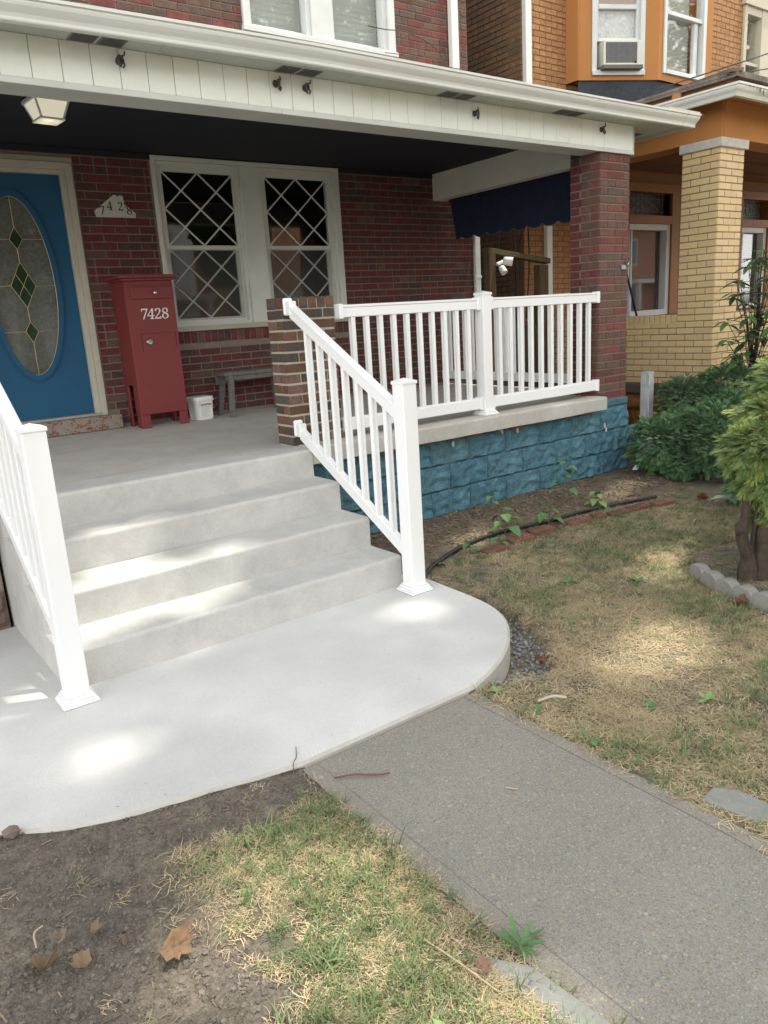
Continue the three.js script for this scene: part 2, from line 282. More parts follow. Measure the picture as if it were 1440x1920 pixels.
// lay specs ([holder, specs] pairs) on a thing: the 300 that show largest as parts, the rest joined
function layBricks(thingRoot, pairs, limit = 300) {
  const all = [];
  for (const [holder, specs] of pairs) for (const s of specs) {
    const e = toFrame(s.p), e2 = toFrame(s.p.clone().addScaledVector(s.u, s.w / 2)), inside = e && e2 && Math.abs(e[0]) < 1.04 && Math.abs(e[1]) < 1.03;
    s.holder = holder; s.size = inside ? Math.abs(e2[0] - e[0]) * 2 * s.h / e[2] * (s.rank ?? 1) : 0; all.push(s);
  }
  all.sort((a, b) => b.size - a.size);
  const rest = new Map();
  all.forEach((s, i) => {
    const geos = brickGeo[s.row ? 'row' : s.w > 0.13 ? 'full' : 'half'], k = Math.floor(rnd() * geos.length), g = geos[k];
    const W = s.row ? C - J : s.w > 0.13 ? B - J : B / 2 - J, H = s.row ? 0.098 : C - J;
    const mw = new THREE.Matrix4().makeBasis(s.u.clone().applyAxisAngle(s.n, s.t), V(0, 1, 0).applyAxisAngle(s.n, s.t), s.n).setPosition(s.p).scale(V(s.w / W, s.h / H, 1));
    s.holder.updateWorldMatrix(true, false); const ml = s.holder.matrixWorld.clone().invert().multiply(mw);
    if (i < limit && s.size > 0) { const o = new THREE.Mesh(g, s.m); o.name = 'brick'; ml.decompose(o.position, o.quaternion, o.scale); o.castShadow = o.receiveShadow = true; s.holder.add(o); }
    else { if (!rest.has(s.m)) rest.set(s.m, []); const q = g.clone(); q.applyMatrix4(mw); rest.get(s.m).push(q); }
  });
  if (rest.size) { // one part: groups of materials on one merged mesh
    const keys = [...rest.keys()], merged = keys.map(k => merge(rest.get(k))), big = mergeGeometries(merged, true);
    thingRoot.updateWorldMatrix(true, false); big.applyMatrix4(thingRoot.matrixWorld.clone().invert());
    const o = part(thingRoot, 'brickwork', big, keys); o.userData.kind = 'stuff';
  }
}
const X1 = V(1, 0, 0), Z1 = V(0, 0, 1), mX = V(-1, 0, 0), mZ = V(0, 0, -1);
const rowsBetween = (line, a, b) => { const r = []; for (let v = line - Math.ceil((line - a) / C) * C; v < b - 0.02; v += C) if (v >= a - 0.03) r.push(v); return r; };
const LINE = 2.2626;
// ------------------------------------------------------------------ the red brick house
const font = await new FontLoader().loadAsync('fonts/droid/droid_serif_regular.typeface.json');
function digit(s, size, depth = 0.004) { const g = new TextGeometry(s, { font, size, depth, curveSegments: 5, bevelEnabled: false }); g.computeBoundingBox(); const b = g.boundingBox; g.translate(-(b.min.x + b.max.x) / 2, 0, 0); return uvBox(g); }
const screenM = new THREE.MeshStandardMaterial({ color: 0x6a6d6c, roughness: 0.9, transparent: true, opacity: 0.13 }), y0s = true;
const house = thing('brick_house', 'dark red brick house with blue front door and two diamond lattice windows on its porch', 'house');
const W1 = [2.03, 2.845], W2 = [3.06, 3.885], WY = [0.845, 2.27];
{
  // wall core (mortar) with the openings cut out
  const wall = part(house, 'front_wall', (() => { const g = extr([[-3.2, -0.9], [5.815, -0.9], [5.815, 6.2], [-3.2, 6.2]], 0.22, [rect(0.33, 1.28, 0.1, 2.17), rect(2.0, 3.93, 0.83, 2.29), rect(3.06, 4.76, 3.46, 5.2)]); g.translate(0, 0, -0.22); return uvBox(g); })(), M.mortar);
  part(house, 'side_wall', [bb(5.62, 5.815, -0.9, 6.2, -9, -0.22)], mat([0.09, 0.05, 0.035], { tex: 'brick', size: 0.4 }));
  const inner = part(house, 'interior', [bb(-3, 5.6, -0.3, 0, -4.2, -0.22), bb(-3, 5.6, 2.6, 2.7, -4.2, -0.22), bb(-3, 5.6, 0, 2.6, -4.3, -4.2), bb(-3, -2.9, 0, 2.6, -4.2, -0.22), bb(1.5, 1.6, 0, 2.6, -4.2, -0.22), bb(5.5, 5.6, 0, 2.6, -4.2, -0.22), bb(-3, 5.6, 3.0, 3.1, -3, -0.22), bb(-3, 5.6, 3.1, 6, -3.1, -3)], M.room);
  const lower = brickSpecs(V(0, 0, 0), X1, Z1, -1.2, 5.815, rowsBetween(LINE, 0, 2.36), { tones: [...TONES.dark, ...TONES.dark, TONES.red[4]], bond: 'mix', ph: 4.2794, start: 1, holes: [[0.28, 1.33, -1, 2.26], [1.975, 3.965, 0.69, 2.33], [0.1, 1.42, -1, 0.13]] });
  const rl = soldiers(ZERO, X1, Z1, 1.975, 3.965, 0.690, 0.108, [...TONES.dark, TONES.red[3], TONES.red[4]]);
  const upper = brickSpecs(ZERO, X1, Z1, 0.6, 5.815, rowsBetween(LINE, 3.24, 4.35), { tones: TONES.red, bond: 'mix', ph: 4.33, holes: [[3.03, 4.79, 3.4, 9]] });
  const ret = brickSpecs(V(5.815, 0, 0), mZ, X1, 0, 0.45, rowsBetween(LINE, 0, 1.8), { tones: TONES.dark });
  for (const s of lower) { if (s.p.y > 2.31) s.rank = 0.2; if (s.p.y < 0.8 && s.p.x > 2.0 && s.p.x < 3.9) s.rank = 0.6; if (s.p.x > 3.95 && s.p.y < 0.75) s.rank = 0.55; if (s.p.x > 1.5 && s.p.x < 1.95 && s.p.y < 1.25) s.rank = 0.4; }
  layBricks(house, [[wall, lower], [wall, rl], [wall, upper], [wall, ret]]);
  part(house, 'lintel', bb(0.27, 1.325, 2.2, 2.242, -0.02, 0.018, 0.004), mat([0.36, 0.33, 0.23], { tex: 'paint', size: 0.4 }));

  // door frame, door, oval light
  const fr = sub(house, 'door_frame');
  part(fr, 'casing', bb(1.262, 1.3135, 0.13, 2.2, -0.03, 0.028), M.doorframe); part(fr, 'casing', bb(0.297, 0.348, 0.13, 2.2, -0.03, 0.028), M.doorframe);
  part(fr, 'casing', bb(0.348, 1.262, 2.145, 2.2, -0.03, 0.028), M.doorframe);
  part(fr, 'jamb', bb(1.218, 1.262, 0.13, 2.145, -0.1, 0.006), M.doorframe); part(fr, 'jamb', bb(0.348, 0.392, 0.13, 2.145, -0.1, 0.006), M.doorframe);
  part(fr, 'jamb', bb(0.392, 1.218, 2.112, 2.145, -0.1, 0.006), M.doorframe);
  part(fr, 'threshold', bb(0.348, 1.262, 0.131, 0.156, -0.08, 0.03, 0.004), mat([0.42, 0.42, 0.40], { metalness: 0.6, roughness: 0.5 }));
  part(house, 'doorstep', bb(0.12, 1.42, 0.002, 0.13, -0.02, 0.085, 0.01), new THREE.MeshStandardMaterial({ map: rep(T.peel, 0.42, 0.3), roughness: 0.95 }));
  const door = sub(house, 'door'), cx = 0.81, cy = 1.23, el = (a, b, n = 56) => [...Array(n)].map((_, i) => [cx + a * Math.cos(i / n * 2 * Math.PI), cy + b * Math.sin(i / n * 2 * Math.PI)]);
  const slab = extr(rect(0.395, 1.215, 0.158, 2.110), 0.042, [el(0.258, 0.722).reverse()]); slab.translate(0, 0, -0.085); part(door, 'door_panel', slab, M.blueDoor);
  const ring = (a, b, a2, b2, z, d, name, m) => { const g = extr(el(a, b), d, [el(a2, b2).reverse()], 0.0); g.translate(0, 0, z); part(door, name, g, m); };
  ring(0.300, 0.768, 0.262, 0.728, -0.043, 0.010, 'moulding', M.blueDoor); ring(0.284, 0.750, 0.246, 0.708, -0.034, 0.014, 'moulding', M.blueDoor);
  const obscure = mat([0.085, 0.098, 0.09], { tex: 'soil', size: 0.5, roughness: 0.06, bump: 0.0022, clearcoat: 1, clearcoatRoughness: 0.03 });
  const pane = extr(el(0.252, 0.714), 0.004); pane.translate(0, 0, -0.056); part(door, 'pane', pane, obscure);
  const gz = -0.0505, P = (x, y) => V(x, y, gz);
  const dia = { u: [[0.81, 1.704], [0.86, 1.611], [0.809, 1.529], [0.759, 1.61]], m: [[0.81, 1.434], [0.905, 1.243], [0.811, 1.072], [0.714, 1.249]], l: [[0.814, 0.961], [0.867, 0.88], [0.814, 0.788], [0.767, 0.882]] };
  const green = mat([0.016, 0.045, 0.022], { roughness: 0.12, tex: 'brick', size: 0.12 }), mid = (a, b) => [(a[0] + b[0]) / 2, (a[1] + b[1]) / 2];
  const dpiece = q => { const c = q.reduce((s, p) => [s[0] + p[0] / 4, s[1] + p[1] / 4], [0, 0]); const g = extr([q[3], q[2], q[1], q[0]].map(p => [c[0] + (p[0] - c[0]) * 0.95, c[1] + (p[1] - c[1]) * 0.95]), 0.003); g.translate(0, 0, -0.052); part(door, 'glass_diamond', g, green); };
  dpiece(dia.u); dpiece(dia.l);
  { const [t, r, b, l] = dia.m, c = [(l[0] + r[0]) / 2, 1.25], tr = mid(t, r), br = mid(r, b), bl = mid(b, l), tl = mid(t, l); dpiece([t, tr, c, tl]); dpiece([tr, r, br, c]); dpiece([c, br, b, bl]); dpiece([tl, c, bl, l]); }
  const xe = y => 0.25 * Math.sqrt(Math.max(0, 1 - ((y - cy) / 0.712) ** 2));
  const lines = [];
  for (const q of Object.values(dia)) for (let i = 0; i < 4; i++) lines.push([q[i], q[(i + 1) % 4]]);
  { const [t, r, b, l] = dia.m; lines.push([mid(t, r), mid(b, l)], [mid(t, l), mid(r, b)]); }
  lines.push([[0.81, 1.94], dia.u[0]], [dia.u[2], dia.m[0]], [dia.m[2], dia.l[0]], [dia.l[2], [0.813, 0.52]]);
  for (const q of Object.values(dia)) { lines.push([q[3], [cx - xe(q[3][1]), q[3][1]]], [q[1], [cx + xe(q[1][1]), q[1][1]]]); }
  for (const [a, b] of lines) part(door, 'came', rod(P(...a), P(...b), 0.0030, 5), M.came);
  part(door, 'came', new THREE.TubeGeometry(new THREE.CatmullRomCurve3(el(0.247, 0.709, 40).map(p => P(...p)), true), 80, 0.0035, 5, true), M.came);

  // the pair of lattice windows
  const sur = sub(house, 'window_surround');
  part(sur, 'casing', bb(1.992, 2.03, 0.845, 2.27, -0.03, 0.022), M.frame); part(sur, 'casing', bb(3.885, 3.957, 0.845, 2.27, -0.03, 0.022), M.frame);
  part(sur, 'casing', bb(1.992, 3.957, 2.27, 2.308, -0.03, 0.024), M.frame); part(sur, 'mullion', bb(2.845, 3.06, 0.845, 2.27, -0.03, 0.014), M.frame);
  part(sur, 'sill', bb(1.985, 3.965, 0.800, 0.845, -0.12, 0.035, 0.005), mat([0.42, 0.39, 0.31], { tex: 'paint', size: 0.4 }));
  for (const [a, b] of [W1, W2]) {
    const w = sub(house, 'lattice_window');
    const fz = [-0.11, -0.035];
    part(w, 'frame', [bb(a, a + 0.028, 0.845, 2.27, -0.13, -0.012), bb(b - 0.028, b, 0.845, 2.27, -0.13, -0.012), bb(a + 0.028, b - 0.028, 2.24, 2.27, -0.13, -0.012), bb(a + 0.028, b - 0.028, 0.845, 0.872, -0.13, -0.012)], M.frame);
    const A = a + 0.028, D = b - 0.028;
    const sash = (y0, y1, z, st, bt, tp) => {
      part(w, 'sash', [bb(A, A + st, y0, y1, z - 0.03, z), bb(D - st, D, y0, y1, z - 0.03, z), bb(A + st, D - st, y0, y0 + bt, z - 0.03, z), bb(A + st, D - st, y1 - tp, y1, z - 0.03, z)], M.frame);
      const gx0 = A + st, gx1 = D - st, gy0 = y0 + bt, gy1 = y1 - tp, q = (s, t) => V(lerp(gx0, gx1, s), lerp(gy0, gy1, t), z - 0.009);
      part(w, 'pane', bb(gx0 - 0.004, gx1 + 0.004, gy0 - 0.004, gy1 + 0.004, z - 0.019, z - 0.0165, 0.0001), M.glass);
      for (const [s0, t0, s1, t1] of [[0, 1, 1, 0], [0.5, 1, 1, 0.5], [0, 0.5, 0.5, 0], [0.5, 1, 0, 0.5], [1, 1, 0, 0], [1, 0.5, 0.5, 0]]) { const k = (s1 > s0 ? 0 : 0.0006); const p0 = q(s0, t0), p1 = q(s1, t1); p0.z -= k; p1.z -= k; part(w, 'muntin', bar(p0, p1, 0.0135, 0.012, V(0, 0, 1), 0.002), M.frame); }
    };
    sash(1.53, 2.24, -0.022, 0.037, 0.036, 0.05); sash(0.872, 1.556, -0.058, 0.05, 0.046, 0.03);
    if (y0s) part(w, 'insect_screen', bb(A + 0.03, D - 0.03, 0.90, 1.52, -0.030, -0.0292, 0.0001), screenM);
    part(w, 'sash_lock', [bb(A + 0.16, A + 0.19, 0.92, 0.93, -0.06, -0.045), bb(D - 0.19, D - 0.16, 0.92, 0.93, -0.06, -0.045)], M.dark);
  }
  // the upstairs window pair
  const uw = sub(house, 'upper_window');
  part(uw, 'frame', [bb(3.035, 3.10, 3.46, 5.2, -0.06, 0.03), bb(4.70, 4.785, 3.46, 5.2, -0.06, 0.03)], M.winwhite);
  part(uw, 'mullion', bb(3.775, 4.012, 3.46, 5.2, -0.06, 0.02), M.winwhite);
  part(uw, 'sill', bb(3.02, 4.80, 3.42, 3.465, -0.12, 0.05), M.winwhite);
  for (const [a, b] of [[3.10, 3.775], [4.012, 4.70]]) {
    part(uw, 'sash', [bb(a, a + 0.03, 3.47, 5.2, -0.11, 0.0), bb(b - 0.05, b, 3.47, 5.2, -0.11, 0.0), bb(a + 0.03, b - 0.05, 3.47, 3.515, -0.11, -0.05)], M.winwhite);
    part(uw, 'pane', bb(a + 0.02, b - 0.04, 3.50, 5.2, -0.083, -0.08, 0.0001), M.glass);
    const sl = []; for (let y = 3.5; y < 4.9; y += 0.05) { const g = bb(-0.33, 0.33, -0.024, 0.024, -0.0015, 0.0015, 0.0005); g.rotateX(0.35); g.translate((a + b) / 2 - 0.01, y, -0.15); sl.push(g); }
    part(uw, 'blind', sl, mat([0.42, 0.46, 0.42], { roughness: 0.6 }));
  }
}
// ------------------------------------------------------------------ the porch of the red house
const porch = thing('front_porch', 'covered front porch with white plank fascia, brick pillar and blue block base', 'porch');
{
  // floor, coping and blue rock-faced base
  part(porch, 'porch_floor', [bb(-3.2, 5.42, -0.2, 0, 0, 2.36, 0.001)], M.floor);
  const nose = (z0, z1, y0, y1, r) => { const p = [[z0, y0], [z1, y0]]; for (let i = 0; i <= 5; i++) { const a = i / 5 * Math.PI / 2; p.push([z1 - r + r * Math.cos(a), y1 - r + r * Math.sin(a)]); } p.push([z0, y1]); return p; };
  const wob = (x, y, z) => [x, y + 0.003 * noise3.noise(x * 2.2, y * 9, 3.3) * (y > -0.05 ? 1 : 2), z + 0.007 * noise3.noise(x * 1.7, 8.1, y * 6)];
  part(porch, 'coping', sweepX(nose(2.36, 2.600, -0.105, 0.010, 0.018), 1.845, 4.955, 60, wob), M.cap);
  part(porch, 'coping', sweepX(nose(2.36, 2.600, -0.105, 0.010, 0.018), -3.2, -0.11, 40, wob), M.cap);
  const blue = [[0.066, 0.170, 0.222], [0.073, 0.178, 0.228], [0.062, 0.162, 0.214], [0.082, 0.182, 0.222]].map(c => mat(c, { tex: 'brick', size: 0.5, bump: 0.003, roughness: 0.8 }));
  const base = part(porch, 'base_wall', [bb(1.86, 5.425, -0.95, -0.106, 2.2, 2.462), bb(5.2, 5.425, -0.106, -0.04, 2.2, 2.462)], mat([0.062, 0.155, 0.20], { tex: 'conc', size: 0.5, bump: 0.003 }));
  function rockFace(w, h, seed) { // split face: margins flush, middle broken and bulging
    const nx = 20, ny = 12, g = new THREE.PlaneGeometry(w, h, nx, ny), p = g.attributes.position, r = RNG(seed), ox = r() * 50;
    for (let i = 0; i < p.count; i++) { const x = p.getX(i), y = p.getY(i), e = Math.min((w / 2 - Math.abs(x)), (h / 2 - Math.abs(y))), k = sstep(0, 0.016, e), rid = 1 - Math.abs(noise3.noise(x * 6 + ox, y * 8, seed)); let z = k * (0.006 + 0.027 * Math.max(0, 0.9 * rid * rid + 0.7 * noise3.noise(x * 13 + ox, y * 19, 4) - 0.18 - y * 4.5 * (0.6 + noise3.noise(x * 9 + ox, 3, seed)))); p.setXYZ(i, x + (e > 0.01 ? rr(-1, 1, r) * 0.004 : 0), y + (e > 0.01 ? rr(-1, 1, r) * 0.003 : 0), z); }
    return faceted(g, w, h);
  }
  function faceted(g, w, h) { const s = [bb(-w / 2, w / 2, -h / 2, h / 2, -0.03, -0.0005, 0.0005)]; g = g.toNonIndexed(); g.computeVertexNormals(); return merge([uvBox(g), ...s]); }
  const faces = [0, 1, 2, 3, 4, 5].map(k => rockFace(0.4065, 0.2015, 40 + k)), H = 0.2045;
  for (let row = 0; row < 4; row++) {
    const y1 = -0.124 - row * H, off = row % 2 ? 0.205 : 0; let n = 0;
    for (let x = 5.425 - (row % 2 ? 0.20 : 0.40); x > 1.5; x -= 0.411, n++) {
      const f = faces[(row * 3 + n * 5) % 6], o = part(base, 'block', f, blue[(n * 7 + row * 3) % 4], [x + 0.2, y1 - H / 2, 2.468]); if (x + 0.2 < 2.04) { o.scale.x = 0.62; o.position.x += 0.05; }
    }
    if (row % 2) { const o = part(base, 'block', faces[row], blue[1], [5.328, y1 - H / 2, 2.468]); o.scale.x = 0.48; }
  }
  part(base, 'block', bb(5.0, 5.425, -0.106, -0.045, 2.40, 2.478, 0.006), blue[2]);
  // bare masonry where the paint stops under the coping and at the ground
  const bare = mat([0.26, 0.14, 0.085], { tex: 'conc', size: 0.3, bump: 0.003 }), worn = mat([0.27, 0.22, 0.17], { tex: 'conc', size: 0.3, bump: 0.003 });
  const flake = (x, y, w, h, z, m) => { const n = 14, q = [...Array(n)].map((_, i) => { const a = i / n * 6.283, k = 1 + 0.35 * noise3.noise(x * 9 + Math.cos(a) * 1.3, y * 7, Math.sin(a) * 1.3); return [x + w * k * Math.cos(a) * (Math.abs(Math.cos(a)) > 0.7 ? 1 : 0.95), y + h * k * Math.sin(a)]; }); const g = extr(q, 0.004); g.translate(0, 0, z); return g; };
  part(base, 'bare_masonry', sweepX([[2.40, -0.106], [2.40, -0.15], [2.474, -0.15], [2.482, -0.106]], 1.87, 4.995, 90, (x, y, z) => [x, y < -0.14 ? y + 0.026 * noise3.noise(x * 3.1, 2, 5) - 0.016 * noise3.noise(x * 11, 4, 1) : y, z + 0.006 * noise3.noise(x * 7, y * 20, 9)]), bare);
  part(base, 'bare_masonry', sweepX([[2.40, -0.725], [2.40, -0.85], [2.503, -0.85], [2.494, -0.725]], 2.5, 5.42, 120, (x, y, z) => [x, y > -0.8 ? y - 0.03 + 0.045 * noise3.noise(x * 2.3, 2, 5) + 0.02 * noise3.noise(x * 9, 4, 1) : y, z + 0.008 * noise3.noise(x * 6, y * 20, 9)]), worn);
  part(base, 'paint_chip', [[3.18, -0.17], [3.70, -0.12], [3.9, -0.16], [5.05, -0.27], [5.07, -0.31], [3.72, -0.145]].map(([x, y], i) => flake(x, y, 0.012, 0.022, 2.499 + i * 0.0003)), mat([0.55, 0.5, 0.42]));
  // left of the stairs: unpainted base
  const lb = part(porch, 'side_base_wall', bb(-3.2, -0.11, -0.95, -0.106, 2.2, 2.44), M.mortar);
  const brownF = [[0.12, 0.075, 0.06], [0.15, 0.10, 0.08], [0.10, 0.07, 0.06]].map(c => mat(c, { tex: 'conc', size: 0.3, bump: 0.004 }));
  for (let row = 0; row < 4; row++) for (let k = 0; k < 4; k++) part(lb, 'block', faces[(row + k) % 6], brownF[(row * 2 + k) % 3], [-0.32 - k * 0.411 - (row % 2) * 0.2, -0.108 - (row + 0.5) * H, 2.446]);

  // corner pillar
  const PX = 4.9965, PW = 0.4165, PZ = 2.462, PD = 0.207;
  const pil = part(porch, 'pillar', [bb(PX + 0.008, PX + PW - 0.008, -0.06, 2.075, PZ - PD, PZ - 0.007, 0.001), bb(PX + 0.02, PX + PW - 0.008, -0.06, 2.06, PZ - PD - 0.13, PZ - PD - 0.001, 0.001)], M.mortar);
  const rows = []; for (let i = -31; i < 1; i++) rows.push(1.9943 + i * C + 0.003); rows.push(1.9943 + C);
  const pt = [...TONES.red, TONES.red[3], TONES.red[3]], lite = pt;
  const pf = brickSpecs(V(PX, 0, PZ - 0.007), X1, Z1, 0, PW, rows, { tones: pt, ph: 0, start: 0 });
  const pl = brickSpecs(V(PX + 0.007, 0, PZ - PD), Z1, mX, 0, PD - 0.004, rows, { tones: pt, ph: 0, start: 1 });
  const pb = brickSpecs(V(PX + 0.019, 0, PZ - PD - 0.13), Z1, mX, 0, 0.125, rows, { tones: TONES.dark, ph: 0 });
  const pr = brickSpecs(V(PX + PW - 0.007, 0, PZ - 0.002), mZ, X1, 0, PD, rows, { tones: pt, ph: 0, start: 1 });
  // stub pier at the head of the stairs
  const SX = 1.80, SW = 0.415, SZ = 2.43, SD = 0.205;
  const pier = part(porch, 'pier', bb(SX + 0.008, SX + SW - 0.008, 0, 0.975, SZ - SD, SZ - 0.008, 0.001), M.mortarPale);
  const srow = []; const SC = (0.985 - 0.075) / 13; for (let i = 0; i < 13; i++) srow.push(i * SC + 0.004);
  const sopt = { tones: TONES.pier, ph: 0, CC: SC - 0.004, jit: 1.6 };
  const sf = brickSpecs(V(SX, 0, SZ - 0.008), X1, Z1, 0, SW, srow, { ...sopt, start: 1 }), sl = brickSpecs(V(SX + 0.008, 0, SZ - SD), Z1, mX, 0, SD - 0.006, srow, { ...sopt, start: 0 });
  const stf = soldiers(V(SX, 0, SZ - 0.008), X1, Z1, 0, SW, 0.91, 0.078, TONES.pier), stl = soldiers(V(SX + 0.008, 0, SZ - SD), Z1, mX, 0, SD - 0.006, 0.91, 0.078, TONES.pier);
  stf.concat(stl).forEach(s => s.w *= 1);
  layBricks(porch, [[pil, pf], [pil, pl], [pil, pb], [pil, pr], [pier, sf], [pier, sl], [pier, stf], [pier, stl]]);

  // beam, plank fascia, soffit, ceiling
  part(porch, 'beam', [bb(-3.2, 5.425, 2.072, 2.3, 2.255, 2.455, 0.002)], M.trim);
  const fascia = part(porch, 'fascia', bb(-3.2, 5.43, 2.074, 2.302, 2.4552, 2.463, 0.001), M.dark);
  for (let x = 0.463 - 0.15255 * 20, i = 0; x < 5.38; x += 0.15255, i++) { const e = Math.min(x + 0.15255, 5.43); if (x < -1.8) continue; part(fascia, 'plank', bb(x + 0.0016, e - 0.0016, 2.103, 2.3025, 2.463, 2.475 + rr(-0.0006, 0.0006), 0.0022), M.plank, [0, 0, 0], [0, 0, 0]); }
  part(fascia, 'trim_strip', bb(-3.2, 1.9, 2.068, 2.1015, 2.4635, 2.486, 0.003), M.trim); part(fascia, 'trim_strip', bb(1.9015, 5.436, 2.068, 2.1015, 2.4635, 2.485, 0.003), M.trim);
  part(fascia, 'trim_strip', bb(5.43, 5.436, 2.103, 2.3, 2.46, 2.484, 0.002), M.trim);
  const sb = part(porch, 'side_beam', bb(5.22, 5.41, 2.045, 2.3185, 0.002, 2.254, 0.001), mat([0.68, 0.68, 0.61], { tex: 'paint', size: 0.9, roughness: 0.7 }));
  part(porch, 'ceiling', [bb(-3.2, 5.219, 2.319, 2.345, 0, 2.254, 0.001), bb(-3.2, 5.219, 2.27, 2.318, 0.0005, 0.02, 0.004)], M.navy);
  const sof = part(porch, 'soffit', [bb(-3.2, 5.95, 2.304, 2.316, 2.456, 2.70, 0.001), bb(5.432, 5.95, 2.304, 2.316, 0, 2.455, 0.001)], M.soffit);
  part(sof, 'seam', [...Array(24)].map((_, i) => bb(-1 + i * 0.305, -1 + i * 0.305 + 0.004, 2.302, 2.3041, 2.48, 2.69, 0.0002)), M.trim);
  for (const x of [0.72, 1.93, 3.22, 4.42]) for (const k of [0, 1]) { // perforated vent strips
    const v = part(sof, 'vent', bb(x + k * 0.15 - 0.068, x + k * 0.15 + 0.068, 2.300, 2.3038, 2.49, 2.60, 0.001), mat([0.20, 0.205, 0.195], { roughness: 0.7 }));
    part(v, 'louvre', [...Array(9)].map((_, i) => bb(x + k * 0.15 - 0.06, x + k * 0.15 + 0.06, 2.2988, 2.2998, 2.498 + i * 0.0115, 2.503 + i * 0.0115, 0.0002)), M.rust);
  }
  part(sof, 'panel', bb(5.45, 5.80, 2.298, 2.3035, 1.3, 2.3, 0.001), mat([0.11, 0.11, 0.105]));
  part(porch, 'rake_board', bb(5.95, 5.965, 2.28, 2.36, -0.02, 2.70, 0.002), M.trim);
  // roof
  const roof = part(porch, 'roof', (() => { const P = [[2.74, 2.375], [2.74, 2.35], [0.002, 3.20], [0.002, 3.235]]; return sweepX(P, -3.2, 6.02, 1); })(), M.roofing);
  const sh = []; for (let r = 0; r < 14; r++) { const z1 = 2.75 - r * 0.19, y1 = 2.378 + r * 0.19 * 0.3145; for (let x = -1.5 + (r % 2) * 0.15; x < 6.0; x += 0.303) sh.push([x, y1, z1]); }
  part(roof, 'shingle_course', sh.map(([x, y, z]) => { const g = bb(0, 0.298, 0.004, 0.010, -0.2, 0, 0.001); g.rotateX(0.3047); g.translate(x, y, z); return g; }), M.roofing).userData.kind = 'stuff';
  part(roof, 'drip_edge', bb(5.55, 6.03, 2.372, 2.41, 2.62, 2.74, 0.004), mat([0.62, 0.47, 0.36], { roughness: 0.6 }));
  // eaves gutter with an ogee face
  const og = [[2.665, 2.385], [2.662, 2.292], [2.705, 2.290], [2.710, 2.296], [2.712, 2.308], [2.720, 2.322], [2.735, 2.336], [2.748, 2.350], [2.754, 2.362], [2.754, 2.372], [2.766, 2.374], [2.768, 2.388], [2.752, 2.392], [2.748, 2.384], [2.744, 2.368], [2.730, 2.348], [2.708, 2.322], [2.702, 2.300], [2.670, 2.300], [2.670, 2.385]];
  const gut = part(porch, 'gutter', [sweepX(og, -3.2, 6.0, 30, (x, y, z) => [x, y + 0.006 * Math.sin(x * 0.9 + 0.4) + (x > 2 ? 0 : -(2 - x) * 0.012), z])], M.gutter);
  part(gut, 'end_cap', (() => { const q = [[2.663, 2.385], [2.662, 2.291], [2.708, 2.289], [2.713, 2.308], [2.737, 2.337], [2.755, 2.362], [2.768, 2.388]]; return sweepX(q, 6.0, 6.004, 1); })(), M.gutter);
  part(gut, 'joint', (() => sweepX(og.slice(1, 12).map(([z, y]) => [z + 0.002, y - 0.0015]).concat([[2.66, 2.39]]), 5.80, 5.812, 1))(), M.trim);
}
// steps: three poured treads, each a part
const stairs = thing('concrete_steps', 'wide flight of pale concrete steps rising from the round slab to the porch', 'steps', [1.84, 0, 2.602], 0.0105);
{
  const h = 0.1825, tr = 0.3008, L = 1.93, r = 0.022, G = -0.76;
  const wob = s => (x, y, z) => [x, y + 0.0028 * noise3.noise(x * 1.9, s * 3.1, z * 4) * (y > -0.7 ? 1 : 0), z + 0.008 * noise3.noise(x * 1.3, y * 4, s * 2.7)];
  for (let k = 0; k < 4; k++) {
    const z1 = k * tr, z0 = k ? (k - 1) * tr + 0.0015 : -0.24, y1 = -k * h, p = [[z0, G], [z1, G]];
    for (let i = 0; i <= 6; i++) { const a = i / 6 * Math.PI / 2; p.push([z1 - r + r * Math.cos(a), y1 - r + r * Math.sin(a)]); }
    p.push([z0, y1 + (k ? 0 : 0.0015)]); part(stairs, 'step', sweepX(p, -L, 0, 70, wob(k)), M.conc);
  }
}
// ------------------------------------------------------------------ white vinyl railings
function post(parent, x, z, y0, y1) {
  part(parent, 'post', bb(x - 0.048, x + 0.048, y0, y1 - 0.026, z - 0.048, z + 0.048, 0.004), M.vinyl);
  const cap = part(parent, 'post_cap', [bb(x - 0.053, x + 0.053, y1 - 0.034, y1 - 0.016, z - 0.053, z + 0.053, 0.003)], M.vinyl);
  { const t = 0.050, q = y1 - 0.0155, a = [x - t, q, z - t], b = [x + t, q, z - t], c = [x + t, q, z + t], d = [x - t, q, z + t], e = [x, y1, z]; part(cap, 'cap_top', uvBox(tris([[a, e, b], [b, e, c], [c, e, d], [d, e, a]])), M.vinyl); }
  const st = [[0.078, 0, 0.010], [0.072, 0.010, 0.020], [0.064, 0.020, 0.034], [0.056, 0.034, 0.046]];
  part(parent, 'post_base', st.map(([r, a, b]) => bb(x - r, x + r, y0 + a, y0 + b + 0.0005, z - r, z + r, 0.004)), M.vinyl);
}
function baluster(parent, x, z, y0, y1, w = 0.034) { // square picket with a shallow flute on each face
  const h = w / 2, f = 0.003, q = 0.008, s = new THREE.Shape([[-h, -h], [-q, -h], [-q + 0.002, -h + f], [q - 0.002, -h + f], [q, -h], [h, -h], [h, -q], [h - f, -q + 0.002], [h - f, q - 0.002], [h, q], [h, h], [q, h], [q - 0.002, h - f], [-q + 0.002, h - f], [-q, h], [-h, h], [-h, q], [-h + f, q - 0.002], [-h + f, -q + 0.002], [-h, -q]].map(p => new THREE.Vector2(...p)));
  const g = new THREE.ExtrudeGeometry(s, { depth: y1 - y0, bevelEnabled: false }); g.rotateX(-Math.PI / 2); g.translate(x, y0, z); return part(parent, 'baluster', uvBox(g), M.vinyl);
}
